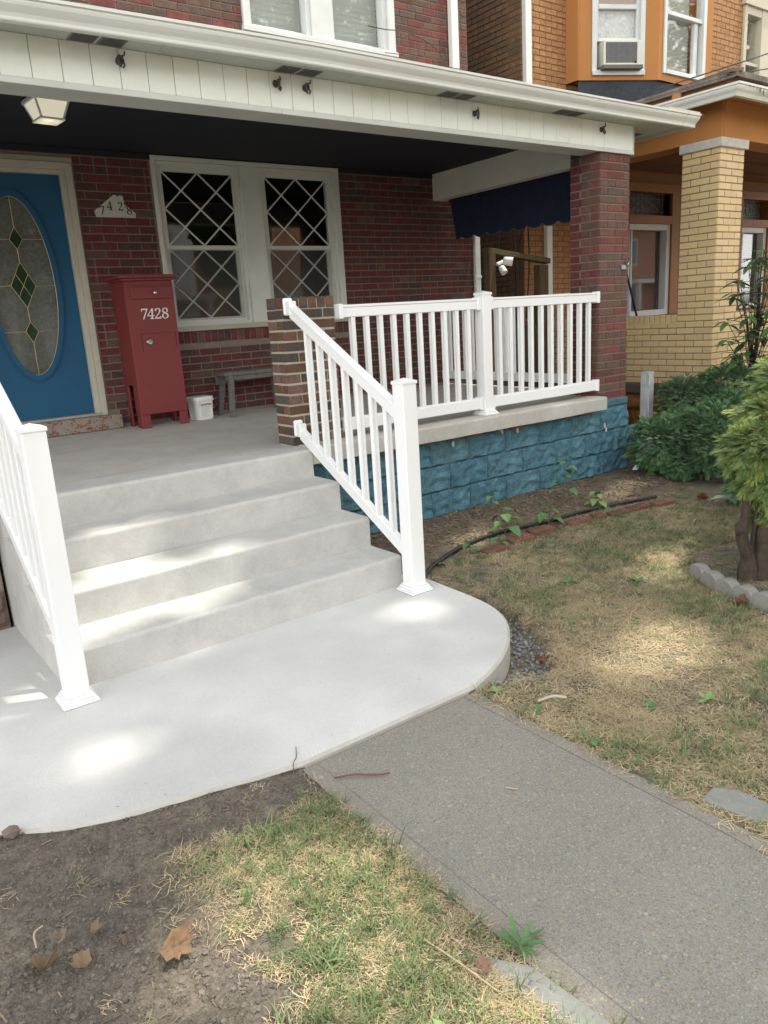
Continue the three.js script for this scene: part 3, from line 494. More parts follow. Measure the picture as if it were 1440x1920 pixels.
function stairRail(name, label, pos) {
  const t = thing(name, label, 'handrail', pos, 0, 'handrails of the front steps');
  post(t, 0, 1.2, -0.729, 0.497);
  const s = 0.55, up = V(0, 1, 0), P = (z, y) => V(0, y - s * z, z), z0 = 0.07, z1 = 1.153, yt = 0.925, yb = 0.128;
  part(t, 'top_rail', [bar(P(z0, yt), P(z1, yt), 0.044, 0.070, up, 0.004), bar(P(z0 - 0.0, yt + 0.038), P(z1, yt + 0.038), 0.058, 0.016, up, 0.004)], M.vinyl);
  part(t, 'bottom_rail', [bar(P(z0, yb), P(z1, yb), 0.044, 0.070, up, 0.004), bar(P(z0, yb + 0.036), P(z1, yb + 0.036), 0.036, 0.008, up, 0.002)], M.vinyl);
  for (const y of [yt + 0.005, yb + 0.005]) {
    part(t, 'bracket', [bb(-0.033, 0.033, y - s * z0 - 0.052 + 0.03, y - s * z0 + 0.058 + 0.03, z0 - 0.07, z0 - 0.045, 0.008), bb(-0.027, 0.027, y - s * z0 - 0.045 + 0.022, y - s * z0 + 0.045 + 0.022, z0 - 0.046, z0 + 0.01, 0.006)], M.vinyl);
  }
  for (let i = 0; i < 7; i++) { const z = 0.226 + i * 0.1335; baluster(t, 0, z, yb - s * z + 0.03, yt - s * z - 0.02); }
  return t;
}
const hr = stairRail('stair_handrail', 'sloping white handrail rising from the round slab to the brick pier by the lattice windows', [1.843, 0, 2.43]);
copy(hr, [-0.0722, 0, 2.43], 'sloping white handrail in front of the blue door, its near post on the round slab');
function levelRail(parent, x0, x1, z, n) {
  part(parent, 'top_rail', [bb(x0 + 0.004, x1 - 0.004, 0.836, 0.905, z - 0.022, z + 0.022, 0.004), bb(x0 + 0.004, x1 - 0.004, 0.900, 0.919, z - 0.028, z + 0.028, 0.005)], M.vinyl);
  part(parent, 'bottom_rail', [bb(x0 + 0.004, x1 - 0.004, 0.060, 0.142, z - 0.024, z + 0.024, 0.005), bb(x0 + 0.005, x1 - 0.005, 0.1415, 0.150, z - 0.018, z + 0.018, 0.002)], M.vinyl);
  for (const [a, b] of [[x0, x0 + 0.035], [x1 - 0.035, x1]]) for (const [p, q] of [[0.828, 0.927], [0.052, 0.156]]) part(parent, 'bracket', bb(a, b, p, q, z - 0.034, z + 0.034, 0.004), M.vinyl);
  for (let i = 0; i < n; i++) baluster(parent, lerp(x0, x1, (i + 1) / (n + 1)), z, 0.148, 0.838);
}
{
  const t = thing('porch_railing', 'level white railing with middle post along the front of the porch, above the blue base', 'railing');
  levelRail(t, 2.217, 3.542, 2.448, 10); levelRail(t, 3.640, 4.995, 2.448, 10); post(t, 3.591, 2.448, 0.009, 0.975);
  const s = thing('side_railing', 'white railing behind the front one, closing the gap-side end of the porch under the awning', 'railing', [5.24, 0, 0.06], -Math.PI / 2);
  levelRail(s, 0.0, 2.12, 0, 16); s.position.y = 0.02;
}
// ------------------------------------------------------------------ things on the porch
{
  const t = thing('parcel_mailbox', 'tall dark red wooden mailbox cabinet with white house number, between blue door and window', 'mailbox', [1.5, 0, 0.0]);
  const W = 0.42, D0 = 0.012, D = 0.345;
  part(t, 'cabinet', [bb(0.006, W - 0.006, 0.372, 1.262, D0, D - 0.014, 0.003), bb(0.006, W - 0.006, 0.122, 0.3715, 0.20, D - 0.014, 0.003)], M.redPaint);
  part(t, 'side_panel', bb(0, 0.0058, 0.370, 1.262, D0, D - 0.002, 0.002), M.redPaint); part(t, 'side_panel', bb(W - 0.0058, W, 0.370, 1.262, D0, D - 0.002, 0.002), M.redPaint);
  part(t, 'front_panel', bb(-0.002, W + 0.002, 0.120, 1.205, D - 0.0138, D + 0.006, 0.003), M.redPaint);
  part(t, 'lid', [bb(-0.045, W + 0.045, 1.262, 1.288, -0.004, D + 0.04, 0.004), bb(-0.022, W + 0.022, 1.243, 1.2615, 0.0, D + 0.018, 0.003)], M.redPaint);
  const dr = part(t, 'drawer', bb(0.045, W - 0.012, 1.092, 1.19, D + 0.0062, D + 0.022, 0.004), M.redPaint);
  const kn = new THREE.LatheGeometry([[0.001, 0], [0.007, 0], [0.007, 0.012], [0.015, 0.018], [0.016, 0.025], [0.011, 0.031], [0.001, 0.033]].map(p => new THREE.Vector2(...p)), 16); kn.rotateX(Math.PI / 2);
  part(dr, 'knob', kn.clone(), M.steel, [0.245, 1.139, D + 0.022]);
  const hd = part(t, 'hatch', bb(0.093, 0.392, 0.665, 0.803, D + 0.0062, D + 0.0095, 0.001), M.redPaint);
  part(t, 'hatch_gap', [bb(0.0885, 0.0925, 0.655, 0.806, D + 0.0062, D + 0.0072, 0.0003), bb(0.0885, 0.397, 0.8035, 0.8065, D + 0.0062, D + 0.0072, 0.0003), bb(0.3925, 0.3965, 0.68, 0.803, D + 0.0062, D + 0.0072, 0.0003)], M.dark);
  const lk = new THREE.LatheGeometry([[0.001, 0], [0.030, 0], [0.030, 0.006], [0.024, 0.014], [0.021, 0.020], [0.019, 0.021], [0.001, 0.019]].map(p => new THREE.Vector2(...p)), 20); lk.rotateX(Math.PI / 2);
  const lock = part(hd, 'lock', lk, M.steel, [0.153, 0.736, D + 0.0095]); part(t, 'keyhole', bb(-0.002, 0.002, -0.008, 0.008, 0, 0.0015, 0.0003), M.dark, [0.153, 0.736, D + 0.029]);
  const num = sub(t, 'house_number'); [['7', 0.135], ['4', 0.193], ['2', 0.257], ['8', 0.322]].forEach(([s, x], i) => { const g = digit(s, 0.088); g.applyMatrix4(new THREE.Matrix4().makeShear(0, 0, i < 2 ? 0.12 : 0.06, 0, 0, 0)); part(num, 'numeral', g, M.white, [x, 0.925, D + 0.0062]); });
  for (const [x0, x1, z0, z1, y1] of [[0.0, 0.075, D - 0.02, D + 0.004, 0.1195], [W - 0.075, W, D - 0.02, D + 0.004, 0.1195], [0.002, 0.02, D0, 0.085, 0.369], [0.002, 0.02, 0.22, D - 0.021, 0.369], [W - 0.02, W - 0.002, D0, 0.085, 0.369]]) part(t, 'leg', bb(x0, x1, 0, y1, z0, z1, 0.003), M.redPaint);
}
{
  const t = thing('house_number_plaque', 'small white house-shaped wooden plaque with black digits on the brick beside the door', 'sign', [0, 0, 0.010]);
  const q = [[1.461, 1.786], [1.800, 1.786], [1.803, 1.826], [1.712, 1.895], [1.708, 1.962], [1.672, 1.964], [1.664, 1.948], [1.650, 1.968], [1.628, 1.968], [1.452, 1.836]];
  const g = extr(q, 0.012, [], 0.0015); part(t, 'board', g, mat([0.52, 0.52, 0.45], { tex: 'paint', size: 0.2 }));
  [['7', 1.515, 1.806], ['4', 1.583, 1.842], ['2', 1.676, 1.842], ['8', 1.748, 1.812]].forEach(([s, x, y]) => part(t, 'numeral', digit(s, 0.068, 0.003), M.ink, [x, y, 0.0138]));
  part(t, 'mark', bb(1.710, 1.718, 1.868, 1.876, 0.0135, 0.016, 0.001), M.ink);
}
{ // paint bucket with a printed label
  const N = 256, cv = document.createElement('canvas'); cv.width = cv.height = N; const c = cv.getContext('2d');
  c.fillStyle = '#e6e6e2'; c.fillRect(0, 0, N, N); c.fillStyle = '#6d2733'; c.fillRect(20, 24, 216, 26); c.fillStyle = '#e9d9da'; for (let x = 34; x < 220; x += 15) c.fillRect(x, 33, 10, 8);
  c.fillStyle = '#9a9a98'; const r = RNG(3); for (let y = 66; y < 230; y += 9) { let x = 26; const e = 120 + r() * 100; while (x < e) { const w = 4 + r() * 16; c.fillRect(x, y, w, 3.2); x += w + 3; } }
  const tx = new THREE.CanvasTexture(cv); tx.colorSpace = THREE.SRGBColorSpace;
  const t = thing('paint_bucket', 'squat white plastic bucket with printed label on the porch floor beside the mailbox', 'bucket', [2.115, 0, 0.185], 0.15);
  const sq = (w, y, rad = 0.035) => { const o = []; for (let i = 0; i < 32; i++) { const a = i / 32 * 6.283, cx = Math.cos(a), sx = Math.sin(a), f = Math.pow(Math.pow(Math.abs(cx), 5) + Math.pow(Math.abs(sx), 5), -0.2); o.push([cx * f * w, y, sx * f * w]); } return o; };
  const loft = R => { const L = []; for (let k = 0; k + 1 < R.length; k++) for (let i = 0; i < 32; i++) { const j = (i + 1) % 32; L.push([R[k][i], R[k + 1][i], R[k + 1][j], R[k][j]]); } L.push(R.at(-1).slice().reverse()); L.push(R[0]); const g = tris(L); return uvBox(g); };
  part(t, 'pail', loft([sq(0.083, 0), sq(0.085, 0.006), sq(0.098, 0.19), sq(0.098, 0.195)]), M.white);
  part(t, 'lid', loft([sq(0.1, 0.172), sq(0.106, 0.174), sq(0.106, 0.186), sq(0.101, 0.188), sq(0.102, 0.207), sq(0.098, 0.212)]), M.white);
  const lg = new THREE.PlaneGeometry(0.135, 0.15); const L = part(t, 'printed_label', lg, new THREE.MeshStandardMaterial({ map: tx, roughness: 0.5 }), [0.002, 0.088, 0.0935], [0.066, 0, 0]);
  part(t, 'wire_handle', tube([V(-0.1, 0.165, 0.02), V(-0.06, 0.13, 0.115), V(0.02, 0.135, 0.118), V(0.08, 0.10, 0.11), V(0.102, 0.165, 0.02)], 0.0018, 30, 5), M.steel);
}
{
  const t = thing('wooden_bench', 'weathered grey sawhorse bench standing against the porch wall below the window', 'bench', [2.33, 0, 0.06]);
  part(t, 'seat', [bb(0, 0.96, 0.375, 0.41, 0.05, 0.26, 0.004)], M.oldWood); part(t, 'apron', bb(0.0, 0.12, 0.29, 0.374, 0.035, 0.06, 0.003), M.oldWood); part(t, 'apron', bb(0.02, 0.94, 0.33, 0.374, 0.225, 0.245, 0.003), M.oldWood);
  for (const [x, s] of [[0.07, -1], [0.60, 1]]) for (const [z, d] of [[0.07, -1], [0.235, 1]]) part(t, 'leg', bar(V(x + s * 0.05, 0.0, z + d * 0.055 + 0.01), V(x, 0.374, z), 0.038, 0.05, V(1, 0, 0), 0.003), M.oldWood);
}
{ // ceiling lantern
  const t = thing('porch_ceiling_light', 'lit white box lantern with tapered glass sides on the dark porch ceiling', 'lamp', [0.83, 2.318, 1.32], 0.1);
  part(t, 'ceiling_plate', bb(-0.118, 0.118, -0.025, 0, -0.118, 0.118, 0.004), M.winwhite);
  const a = 0.104, b = 0.070, y0 = -0.026, y1 = -0.122, L = [];
  const cor = [[1, 1], [-1, 1], [-1, -1], [1, -1]];
  const glow = new THREE.MeshStandardMaterial({ color: 0xd8d4bd, roughness: 0.3, emissive: new THREE.Color(1, 0.93, 0.72), emissiveIntensity: 0.32 });
  for (let i = 0; i < 4; i++) { const p = cor[i], q = cor[(i + 1) % 4]; part(t, 'pane', uvBox(tris([[[p[0] * a, y0, p[1] * a], [q[0] * a, y0, q[1] * a], [q[0] * b, y1, q[1] * b], [p[0] * b, y1, p[1] * b]].reverse()])), glow); part(t, 'rib', rod(V(p[0] * a, y0, p[1] * a), V(p[0] * b, y1, p[1] * b), 0.007, 6), M.winwhite); }
  part(t, 'bottom_rim', [bb(-b - 0.01, b + 0.01, y1 - 0.012, y1, -b - 0.01, -b + 0.012, 0.002), bb(-b - 0.01, b + 0.01, y1 - 0.012, y1, b - 0.012, b + 0.01, 0.002), bb(-b - 0.01, -b + 0.012, y1 - 0.012, y1, -b + 0.012, b - 0.012, 0.002), bb(b - 0.012, b + 0.01, y1 - 0.012, y1, -b + 0.012, b - 0.012, 0.002)], M.winwhite);
  part(t, 'bottom_pane', bb(-b, b, y1 - 0.006, y1 - 0.002, -b, b, 0.0005), M.frame);
  const l = new THREE.PointLight(new THREE.Color(1, 0.85, 0.6), 0.03, 8, 2); l.position.set(0.83, 2.10, 1.32); l.castShadow = true; scene.add(l);
}
{ // rusty hooks screwed to the fascia
  const P = [[0.921, 2.243, 'fascia over the mailbox'], [1.871, 2.239, 'fascia, first of the close pair over the windows'], [2.086, 2.239, 'fascia, second of the close pair over the windows'], [3.523, 2.228, 'fascia above the railing middle post'], [4.988, 2.242, 'fascia just before the brick pillar']];
  P.forEach(([x, y, w], i) => {
    const t = thing('hanging_hook', 'small rusty hook on the white ' + w, 'hook', [x, y, 2.4758], (i % 2 ? 0.3 : -0.2), 'rusty hooks along the porch fascia');
    part(t, 'plate', new THREE.CylinderGeometry(0.02, 0.022, 0.008, 10).rotateX(Math.PI / 2), M.rust, [0, -0.005, 0.006]);
    const k = new THREE.TorusGeometry(0.025, 0.0075, 6, 14, 4.6); k.rotateY(0.9); part(t, 'hook', k, M.rust, [0.004, -0.012, 0.028]);
    part(t, 'hook', tube([V(0, 0, 0.01), V(0.012, 0.012, 0.03), V(0.026, 0.018, 0.026), V(0.030, 0.038, 0.018)], 0.0045, 10, 5), M.rust);
    part(t, 'hook', tube([V(0.01, -0.01, 0.01), V(0.022, -0.028, 0.03), V(0.012, -0.046, 0.03)], 0.005, 8, 5), M.rust);
  });
}
{ // navy roll-down awning with a scalloped hem outside the side beam
  const z0 = 0.16, z1 = 2.13, nz = 96, y1 = 2.03, L = [], Lb = [], hem = z => { const k = ((z - 0.05) / 0.2) % 1; return 1.612 - 0.02 * (z - 0.2) / 2 + 0.036 * Math.pow(Math.abs(2 * ((k + 1) % 1) - 1), 2.6); };
  const X = (y, z) => 5.34 + (2.03 - y) * 0.16 + 0.012 * Math.sin(z * 3.1 + y * 4) * (2.03 - y) * 2;
  const rowsY = 6;
  for (let i = 0; i < nz; i++) for (let k = 0; k < rowsY; k++) { const za = lerp(z0, z1, i / nz), zb = lerp(z0, z1, (i + 1) / nz), f = (z, t) => { const y = lerp(y1, hem(z), t); return [X(y, z), y, z]; }; const a = k / rowsY, b = (k + 1) / rowsY; const q = [f(za, a), f(za, b), f(zb, b), f(zb, a)]; L.push(q); Lb.push(q.map(p => [p[0] + 0.004, p[1], p[2]]).reverse()); }
  const t = thing('porch_awning', 'navy blue canvas awning with a scalloped hem hanging over the open end of the porch', 'awning');
  part(t, 'canvas', uvBox(tris([...L, ...Lb])), M.awning);
  part(t, 'top_rail', rod(V(5.33, 2.028, z0), V(5.33, 2.028, z1), 0.014), M.dark);
  const pts = []; for (let i = 0; i <= nz; i++) { const z = lerp(z0, z1, i / nz), y = hem(z); pts.push(V(X(y, z) + 0.002, y, z)); } part(t, 'hem_binding', tube(pts, 0.0042, 192, 5), mat([0.10, 0.10, 0.11]));
  part(t, 'cord', rod(V(5.30, 2.03, 2.02), V(5.40, 1.70, 2.15), 0.003), M.white); part(t, 'cord', rod(V(5.2, 2.03, 1.9), V(5.2, 2.02, 0.3), 0.002), M.white);
}
{ // twig lying on the gutter
  const lip = x => V(x, 2.395, 2.76), t = thing('dry_twig', 'bare forked dry twig caught on the gutter below the upper window', 'twig');
  const u = (a) => a.map(p => V(...p));
  part(t, 'stem', tube(u([[3.18, 2.395, 2.762], [3.02, 2.400, 2.765], [2.90, 2.475, 2.80], [2.66, 2.535, 2.80], [2.50, 2.525, 2.80], [2.36, 2.525, 2.80]]), 0.0032, 30, 5), M.twig);
  part(t, 'branch', tube(u([[2.90, 2.475, 2.80], [2.78, 2.455, 2.80], [2.62, 2.41, 2.79], [2.50, 2.405, 2.775]]), 0.0022, 14, 5), M.twig);
  part(t, 'branch', tube(u([[2.84, 2.492, 2.80], [2.72, 2.480, 2.80], [2.60, 2.455, 2.80]]), 0.0018, 14, 5), M.twig);
}
{ // outdoor tap and bracket on the pillar
  const t = thing('pillar_wall_bracket', 'small metal bracket with a torn pale tag on the brick pillar face', 'bracket', [5.335, 1.128, 2.463]);
  part(t, 'plate', bb(-0.03, 0.03, -0.02, 0.02, 0, 0.012, 0.002), mat([0.28, 0.36, 0.34])); part(t, 'arm', tube([V(0.01, 0.02, 0.008), V(0.035, 0.05, 0.03), V(0.06, 0.075, 0.02)], 0.008, 10, 6), M.rust); part(t, 'tag', bb(0.045, 0.075, 0.02, 0.065, 0.01, 0.0115, 0.0003), mat([0.5, 0.47, 0.42]));
}
// ------------------------------------------------------------------ between the houses
const downpipe = (parent, x, z, y0, y1, w = 0.1, d = 0.07) => part(parent, 'pipe', bb(x - w / 2, x + w / 2, y0, y1, z, z + d, 0.008), M.gutter);
{
  const a = thing('downspout', 'white downspout on the red brick wall beside the upper window', 'downspout'); downpipe(a, 5.575, 0.012, 3.235, 6.2); part(a, 'strap', bb(5.515, 5.635, 4.5, 4.54, 0.008, 0.086, 0.002), M.gutter);
  const b = thing('downspout', 'white downspout at the red house corner under the awning end', 'downspout'); downpipe(b, 5.86, -0.03, -0.7, 3.2, 0.085); part(b, 'strap', bb(5.81, 5.91, 1.2, 1.23, -0.034, 0.043, 0.002), M.gutter);
  const c = thing('downspout', 'tall white downspout on the orange brick corner beside the dark alley wall', 'downspout'); downpipe(c, 6.955, -0.195, 2.75, 6.5, 0.105);
  part(c, 'elbow', bar(V(6.955, 2.76, -0.16), V(7.31, 2.3, -0.16), 0.07, 0.1, V(0, 0, 1)), M.gutter); downpipe(c, 7.31, -0.195, -0.7, 2.33, 0.105);
}
{
  const t = thing('alley_gate_frame', 'dark brown timber gate frame spanning the gap between the two houses', 'gate frame', [0, 0, 0.28]);
  part(t, 'post', bb(5.755, 5.86, -0.78, 1.46, -0.05, 0.05, 0.004), M.brownWood); part(t, 'post', bb(6.60, 6.76, -0.78, 1.32, -0.05, 0.05, 0.004), M.brownWood);
  part(t, 'crossbeam', bar(V(5.75, 1.49, 0), V(6.80, 1.365, 0), 0.10, 0.06, V(0, 1, 0), 0.004), mat([0.10, 0.082, 0.035], { tex: 'wood', size: 0.4 }));
  const b = part(t, 'gate', bb(5.87, 6.59, -0.7, 0.62, -0.02, 0.02, 0.003), mat([0.07, 0.05, 0.03], { tex: 'wood', size: 0.4 }));
  for (const [x0, y0, x1, y1] of [[5.93, 1.46, 5.98, 1.95], [6.22, 0.7, 6.20, 2.1], [6.24, 1.42, 6.42, 1.98], [6.40, 0.7, 6.50, 2.0]]) part(t, 'hanging_cable', tube([V(x0, y0, 0.01), V((x0 + x1) / 2 + 0.02, (y0 + y1) / 2, 0.0), V(x1, y1, -0.05)], 0.008, 12, 5), M.dark);
  const f = thing('floodlight', 'white twin-head floodlight fixed to the brown gate post in the alley', 'floodlight', [5.93, 1.33, 0.335], 0.5);
  const lampH = new THREE.LatheGeometry([[0.001, 0], [0.04, 0.003], [0.048, 0.03], [0.05, 0.09], [0.052, 0.11], [0.046, 0.112], [0.043, 0.10], [0.001, 0.095]].map(p => new THREE.Vector2(...p)), 18);
  part(f, 'head', lampH.clone().rotateX(1.75).rotateY(0.3), M.white, [0.0, 0.04, 0.03]); part(f, 'head', lampH.clone().scale(0.8, 0.8, 0.8).rotateX(2.5).rotateY(-0.4), M.white, [-0.055, -0.03, 0.02]); part(f, 'bracket', rod(V(-0.08, 0, -0.02), V(0, 0.03, 0.04), 0.022), M.white);
}
// ------------------------------------------------------------------ the orange and yellow brick neighbour
const nb = thing('neighbour_house', 'orange painted brick house with bay window and yellow brick porch beside the red house', 'house');
{
  const NX = 6.9, NZ = -0.2;
  const fw = part(nb, 'front_wall', (() => { const g = extr(rect(NX + 0.006, 15, -0.9, 7), 0.25, [rect(9.02, 10.06, 0.6, 2.34), rect(12.03, 12.95, 0.6, 2.4)]); g.translate(0, 0, NZ - 0.256); return uvBox(g); })(), M.orangeMortar);
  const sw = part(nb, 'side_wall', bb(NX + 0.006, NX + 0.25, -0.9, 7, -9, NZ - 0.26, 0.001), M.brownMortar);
  part(nb, 'interior', [bb(NX + 0.3, 15, 0, 2.6, -3, -2.9), bb(8.5, 8.6, 0, 2.6, -2.9, -0.5), bb(10.4, 10.5, 0, 2.6, -2.9, -0.5), bb(8.5, 15, 2.6, 2.7, -2.9, -0.5), bb(8.5, 15, -0.1, 0, -2.9, -0.5)], M.room);
  const rowsF = [...rowsBetween(LINE, -0.7, 2.0), ...rowsBetween(LINE, 3.05, 4.75)];
  const fo = brickSpecs(V(0, 0, NZ - 0.004), X1, Z1, NX, 8.95, rowsF.filter(v => v < 2), { tones: TONES.orange, ph: NX, jit: 0.35, proud: 0.0045 });
  const fu = brickSpecs(V(0, 0, NZ - 0.004), X1, Z1, NX, 7.72, rowsF.filter(v => v > 3), { tones: TONES.orange, ph: NX, jit: 0.35, proud: 0.0045 });
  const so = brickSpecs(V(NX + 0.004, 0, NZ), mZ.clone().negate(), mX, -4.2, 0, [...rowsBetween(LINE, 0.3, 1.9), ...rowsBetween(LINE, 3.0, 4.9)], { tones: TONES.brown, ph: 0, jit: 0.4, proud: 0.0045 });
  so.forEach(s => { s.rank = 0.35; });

  // porch: pillar, parapet, ledge, rock-faced base
  const PX = 6.955, PZ = 2.4, PB = 1.975, PR = 7.41;
  const pp = part(nb, 'porch_wall', [bb(PX + 0.008, PX + 0.22, -0.10, 0.655, -0.19, PZ - 0.008, 0.001), bb(PX + 0.221, 13, -0.10, 0.655, PZ - 0.22, PZ - 0.008, 0.001)], M.tanMortar);
  const pil = part(nb, 'porch_pillar', bb(PX + 0.008, PR - 0.008, 0.656, 2.262, PB, PZ - 0.008, 0.001), M.tanMortar);
  const yC = 0.0677, yr = []; for (let i = 0; -0.098 + i * yC < 2.25; i++) yr.push(-0.098 + i * yC);
  const yo = { tones: TONES.yellow, jit: 0.5 };
  const lf = brickSpecs(V(PX + 0.008, 0, 0), Z1, mX, PB, PZ - 0.005, yr.filter(v => v > 0.64), { ...yo, ph: PZ - 3 * B, start: 0 });
  const ff = brickSpecs(V(0, 0, PZ - 0.008), X1, Z1, PX, PR, yr.filter(v => v > 0.64), { ...yo, ph: PX, start: 0, BB: 0.2275 });
  const lw = brickSpecs(V(PX + 0.008, 0, 0), Z1, mX, -0.15, PZ - 0.005, yr.filter(v => v < 0.54), { ...yo, ph: PZ - 12 * B, start: 0 });
  const lw2 = brickSpecs(V(PX + 0.008, 0, 0), Z1, mX, PB, PZ - 0.005, yr.filter(v => v > 0.535 && v < 0.645), { ...yo, ph: PZ - 3 * B, start: 0 });
  const ls = soldiers(V(PX + 0.008, 0, 0), Z1, mX, -0.15, PB, 0.552, 0.106, TONES.yellow, 0.010);
  const fw2 = brickSpecs(V(0, 0, PZ - 0.008), X1, Z1, PX, 9.6, yr.filter(v => v < 0.645), { ...yo, ph: PX, start: 0 });
  part(nb, 'pillar_cap', bb(PX - 0.022, PR + 0.028, 2.262, 2.350, PB - 0.025, PZ + 0.028, 0.006), mat([0.50, 0.49, 0.45], { tex: 'conc', size: 0.5 }));
  part(nb, 'ledge', [bb(PX - 0.035, PX + 0.2, -0.215, -0.1005, -0.19, PZ + 0.035, 0.008), bb(PX + 0.201, 13, -0.215, -0.1005, PZ - 0.2, PZ + 0.035, 0.008)], M.ledge);
  const rb = part(nb, 'base_wall', [bb(PX + 0.02, PX + 0.22, -0.95, -0.2155, -0.19, PZ - 0.02, 0.001), bb(PX + 0.22, 13, -0.95, -0.2155, PZ - 0.2, PZ - 0.021, 0.001)], mat([0.17, 0.075, 0.026], { tex: 'conc', size: 0.4 }));
  const oblk = [[0.25, 0.105, 0.032], [0.28, 0.12, 0.036]].map(c => mat(c, { tex: 'brick', size: 0.5, bump: 0.002 }));
  const lump = seed => { const w = 0.395, h = 0.192, g = new THREE.PlaneGeometry(w, h, 18, 10), p = g.attributes.position; for (let i = 0; i < p.count; i++) { const x = p.getX(i), y = p.getY(i), e = Math.min(w / 2 - Math.abs(x), h / 2 - Math.abs(y)), k = sstep(0.004, 0.04, e); p.setZ(i, k * (0.012 + 0.045 * Math.max(0, 0.35 + 1.1 * noise3.noise(x * 7 + seed, y * 13, seed * 2.1) - y * 2))); } g.computeVertexNormals(); return uvBox(g); };
  const lumps = [1.3, 2.7, 4.1].map(lump);
  for (let r = 0; r < 3; r++) for (let z = 2.2 - (r % 2) * 0.2, n = 0; z > 0.7; z -= 0.405, n++) part(rb, 'block', lumps[(r + n) % 3], oblk[(r * 3 + n) % 2], [PX + 0.0195, -0.32 - r * 0.205, z], [0, -Math.PI / 2, 0]);
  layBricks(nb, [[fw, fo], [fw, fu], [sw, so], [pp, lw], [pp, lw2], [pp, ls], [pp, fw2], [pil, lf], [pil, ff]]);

  // porch head: beam, ceiling, eaves, gutter, roof
  const ob = part(nb, 'porch_beam', [bb(PX + 0.02, PX + 0.30, 2.352, 2.70, -0.19, PZ - 0.3005, 0.003), bb(PX + 0.02, 14, 2.351, 2.701, PZ - 0.30, PZ - 0.005, 0.003)], M.stucco);
  part(nb, 'beam_joint', bb(PX + 0.045, PX + 0.06, 2.353, 2.70, PZ - 0.006, PZ + 0.004, 0.002), M.stucco);
  part(nb, 'porch_ceiling', bb(PX + 0.30, 14, 2.60, 2.62, -0.19, PZ - 0.30, 0.001), mat([0.16, 0.06, 0.025]));
  part(nb, 'porch_ceiling_board', [0, 1, 2, 3].map(i => bb(PX + 0.31, 13, 2.585, 2.5995, 0.3 + i * 0.5, 0.36 + i * 0.5, 0.002)), mat([0.13, 0.05, 0.02]));
  part(nb, 'wall_panel', [bb(7.96, 13.5, 2.38, 2.60, NZ - 0.0, NZ + 0.02, 0.002)], M.orangeDark); part(nb, 'wall_rail', [bb(7.96, 13.5, 2.335, 2.379, NZ, NZ + 0.05, 0.004), bb(7.96, 13.5, 2.59, 2.60, NZ + 0.021, NZ + 0.06, 0.003)], M.orangeTrim);
  const EX = 6.64, EZ = 2.72, EY = 2.69;
  part(nb, 'eaves_soffit', [bb(EX + 0.06, PX + 0.1, EY + 0.012, EY + 0.03, 0.0, EZ - 0.05, 0.001), bb(EX + 0.06, 14, EY + 0.0121, EY + 0.0301, PZ - 0.1, EZ - 0.05, 0.001)], M.stucco);
  part(nb, 'eaves_board', [bb(EX + 0.06, EX + 0.10, EY - 0.02, EY + 0.11, 0, EZ - 0.1, 0.002), bb(EX + 0.06, 14, EY - 0.02, EY + 0.11, EZ - 0.1, EZ - 0.06, 0.002)], mat([0.30, 0.13, 0.05]));
  const og = [[0.0, 0.10], [0, 0], [0.05, -0.002], [0.056, 0.010], [0.066, 0.028], [0.086, 0.048], [0.096, 0.066], [0.097, 0.080], [0.110, 0.082], [0.112, 0.1], [0.098, 0.104], [0.09, 0.085], [0.078, 0.054], [0.05, 0.02], [0.008, 0.012], [0.008, 0.10]];
  const gl = [], xr = EX + 0.06, zr = EZ - 0.06, st = [o => [xr - o, 0.0], o => [xr - o, zr + o], o => [14, zr + o]];
  for (let s = 0; s < 2; s++) og.forEach(([o, y], k) => { const [o2, y2] = og[(k + 1) % og.length], Y = EY - 0.07, A = st[s](o), B2 = st[s + 1](o), C2 = st[s + 1](o2), D2 = st[s](o2); gl.push([[A[0], Y + y, A[1]], [B2[0], Y + y, B2[1]], [C2[0], Y + y2, C2[1]], [D2[0], Y + y2, D2[1]]]); });
  part(nb, 'gutter', uvBox(tris(gl)), M.gutter);
  part(nb, 'gutter_stain', [...Array(12)].map((_, i) => { const g = new THREE.CircleGeometry(rr(0.01, 0.03), 6); g.scale(0.6, 1.2, 1); g.translate(6.78 + i * 0.06, EY + rr(-0.03, 0.02), EZ + 0.049 + i * 0.0003); return uvBox(g); }), mat([0.14, 0.11, 0.09]));
  // hip roof
  const h0 = EY + 0.11, A = [EX - 0.01, h0, EZ + 0.0], Bq = [14, h0, EZ], Cq = [14, 3.38, NZ], D = [9.0, 3.38, NZ], Eq = [EX - 0.01, h0, NZ];
  part(nb, 'porch_roof', uvBox(tris([[A, Bq, Cq, D], [A, D, Eq], [A, Eq, [14, h0 - 0.002, NZ], Bq]])), M.slate);
  part(nb, 'roof_edge', [bar(V(...A).add(V(0.03, 0.0, 0)), V(EX + 0.02, h0, 0), 0.05, 0.05, V(0, 1, 0)), bar(V(...A).add(V(0, 0, -0.02)), V(14, h0, EZ - 0.02), 0.05, 0.05, V(0, 1, 0))], M.roofing);
  part(nb, 'hip_cap', bar(V(...A).add(V(0, 0.03, 0)), V(D[0], D[1] + 0.03, D[2]), 0.12, 0.03, V(0, 1, 0)), M.roofing);
  part(nb, 'soffit_block', bb(EX - 0.012, EX + 0.02, EY + 0.03, EY + 0.085, 2.05, 2.14, 0.003), M.stucco);

  // porch windows with their orange casings and leaded transoms
  const lead = mat([0.30, 0.27, 0.2], { metalness: 0.5, roughness: 0.4 });
